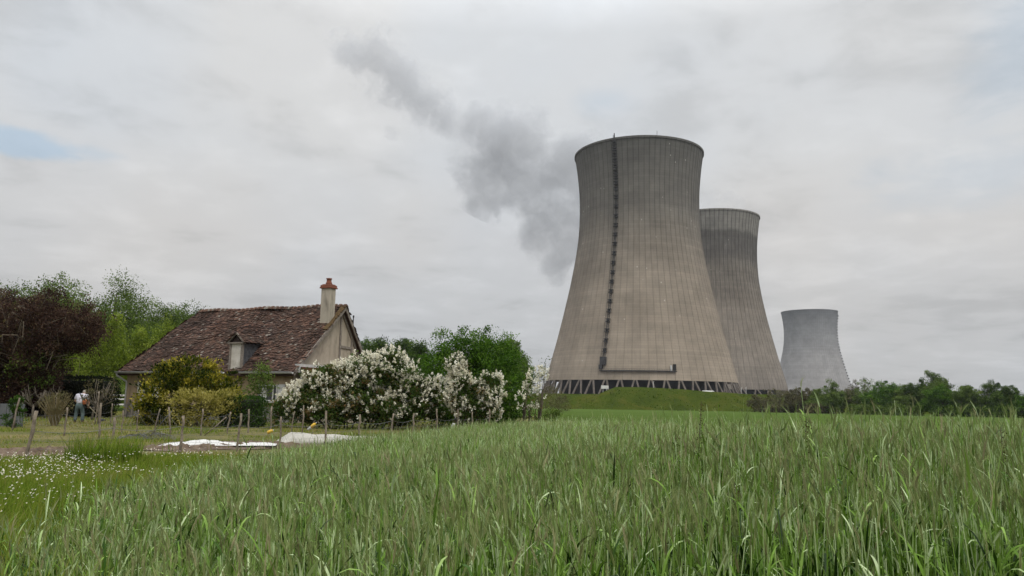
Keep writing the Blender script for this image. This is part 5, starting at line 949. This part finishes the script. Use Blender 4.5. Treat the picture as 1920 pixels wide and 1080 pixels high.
    # ears on most stems
    ke = rng.random(n) < (.55 if lod == 0 else .5); top = C[ke, -1]; m_ = len(top); d = unit(np.stack([la_[ke, 0] * 2.2 + .12 * rng.normal(size=m_) - .04, la_[ke, 1] * 2 + .12 * rng.normal(size=m_), np.ones(m_)], -1)); EL_ = rng.uniform(.085, .14, m_); nod = np.stack([rng.normal(size=m_) * .3 - .06, rng.normal(size=m_) * .25, -np.abs(rng.normal(size=m_)) * .2], -1)
    Ke = 5 if lod == 0 else 3; te = np.linspace(0, 1, Ke); Ce = top[:, None] + d[:, None] * (te[None] * EL_[:, None])[..., None] + nod[:, None] * ((te ** 2)[None] * EL_[:, None] * .6)[..., None]
    we = (.0052 * np.array([.45, 1, 1, .85, .25])) if Ke == 5 else .0046 * np.array([.6, 1, .3]); et = np.clip(.80 + .09 * rng.normal(size=m_), .7, 1); a = rng.uniform(0, 6.28, m_); we_ = unit(np.stack([np.cos(a), np.sin(a), np.zeros(m_)], -1)); hw = wsc[ke][:, None] ** .75 * we[None]
    out_.append(ribbon(Ce, we_, hw, et))
    if lod == 0: out_.append(ribbon(Ce, np.cross(we_, d), hw, et))
    if lod < 2:
        for j in range(16 if lod == 0 else 5):      # awns
            f = rng.uniform(.1, 1.0, m_); i_ = f * (Ke - 1); i0 = np.minimum(i_.astype(int), Ke - 2); fr = (i_ - i0)[:, None]; o = Ce[np.arange(m_), i0] * (1 - fr) + Ce[np.arange(m_), i0 + 1] * fr; dd = unit(d + nod * f[:, None] * .8 + rng.normal(size=(m_, 3)) * .2); L = rng.uniform(.035, .075, m_)
            Ca = np.stack([o, o + dd * L[:, None]], 1); out_.append(ribbon(Ca, unit(np.cross(dd, rng.normal(size=(m_, 3)))), (wsc[ke][:, None] * np.array([.0009, .0003])[None]), np.clip(et + .05, 0, 1)))
    return out_
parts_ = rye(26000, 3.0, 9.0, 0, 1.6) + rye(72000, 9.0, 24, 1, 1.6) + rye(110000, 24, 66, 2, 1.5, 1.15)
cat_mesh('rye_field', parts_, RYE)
# thin undergrowth of green at the foot of the rye, colour darkened to paint shaded gaps
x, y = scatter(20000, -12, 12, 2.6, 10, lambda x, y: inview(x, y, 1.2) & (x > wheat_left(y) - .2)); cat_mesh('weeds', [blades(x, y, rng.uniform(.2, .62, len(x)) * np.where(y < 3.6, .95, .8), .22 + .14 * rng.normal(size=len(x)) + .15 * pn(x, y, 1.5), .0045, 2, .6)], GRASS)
# ------------------------------------------------------------------ dock plants standing in the rye
DOCK = leafmat('dock_seed', [(0, (.035, .04, .012)), (.5, (.075, .07, .022)), (1, (.13, .09, .04))], .2, .7, .15)
for px, tp, Y, lb in ((1300, 752, 6.2, 'tallest dark dock stalk reaching up to the levee'), (1488, 782, 5.4, 'bushy dock stalk right of the tallest dock'), (408, 868, 9.0, 'thin dark dock stalk in front of the bright white sheet'), (1085, 880, 7.5, 'short dock stalk below the left edge of the largest tower'), (1272, 815, 7.0, 'small dock stalk beside the tallest dock'), (1382, 905, 4.6, 'reddish dock stalk sunk in the rye below the tallest ones'), (1875, 800, 5.2, 'dock stalk among the rye near the right edge'), (325, 930, 6.5, 'leafy dark dock plant at the left border of the rye')):
    p = gat(px, Y); h = at(px, tp, Y).z - p.z; t = empty('dock_plant', p, lb, 'wild plant', group='dock plants in the rye')
    ln = rng.normal() * .05; pts = [Vector((ln * k * k * h, .02 * k, h * k)) for k in np.linspace(0, 1, 7)]; MB().tube(pts, [.007 - .005 * k / 6 for k in range(7)], 6, False).build('stalk', DOCK if False else BARK, t, True)
    Cs, Tn = [], []
    for k in range(26):
        f = .42 + .58 * k / 26; c = Vector((ln * f * f * h, 0, h * f)); m_ = int(26 * (1.25 - f))+4; Cs.append(np.array(c)[None] + rng.normal(size=(m_, 3)) * np.array([.02, .02, .010]) * (1.6 - f)); Tn.append(np.clip(.45 + .25 * rng.normal(size=m_), 0, 1))
    V, Fc, T = leaves(np.concatenate(Cs), .0125, np.concatenate(Tn), .2, .8); np_mesh('seed_clumps', V, Fc, DOCK, t, T)
    C = np.stack([np.full(9, 0.), np.zeros(9), h * np.linspace(.08, .75, 9)], -1); a = rng.uniform(0, 6.28, 9); V, Fc, T = leaves(C, .17, np.full(9, .4) + .1 * rng.normal(size=9), .5, .3, dirs=np.stack([np.cos(a), np.sin(a), np.full(9, .25)], -1)); np_mesh('leaves', V, Fc, G_MID, t, T)
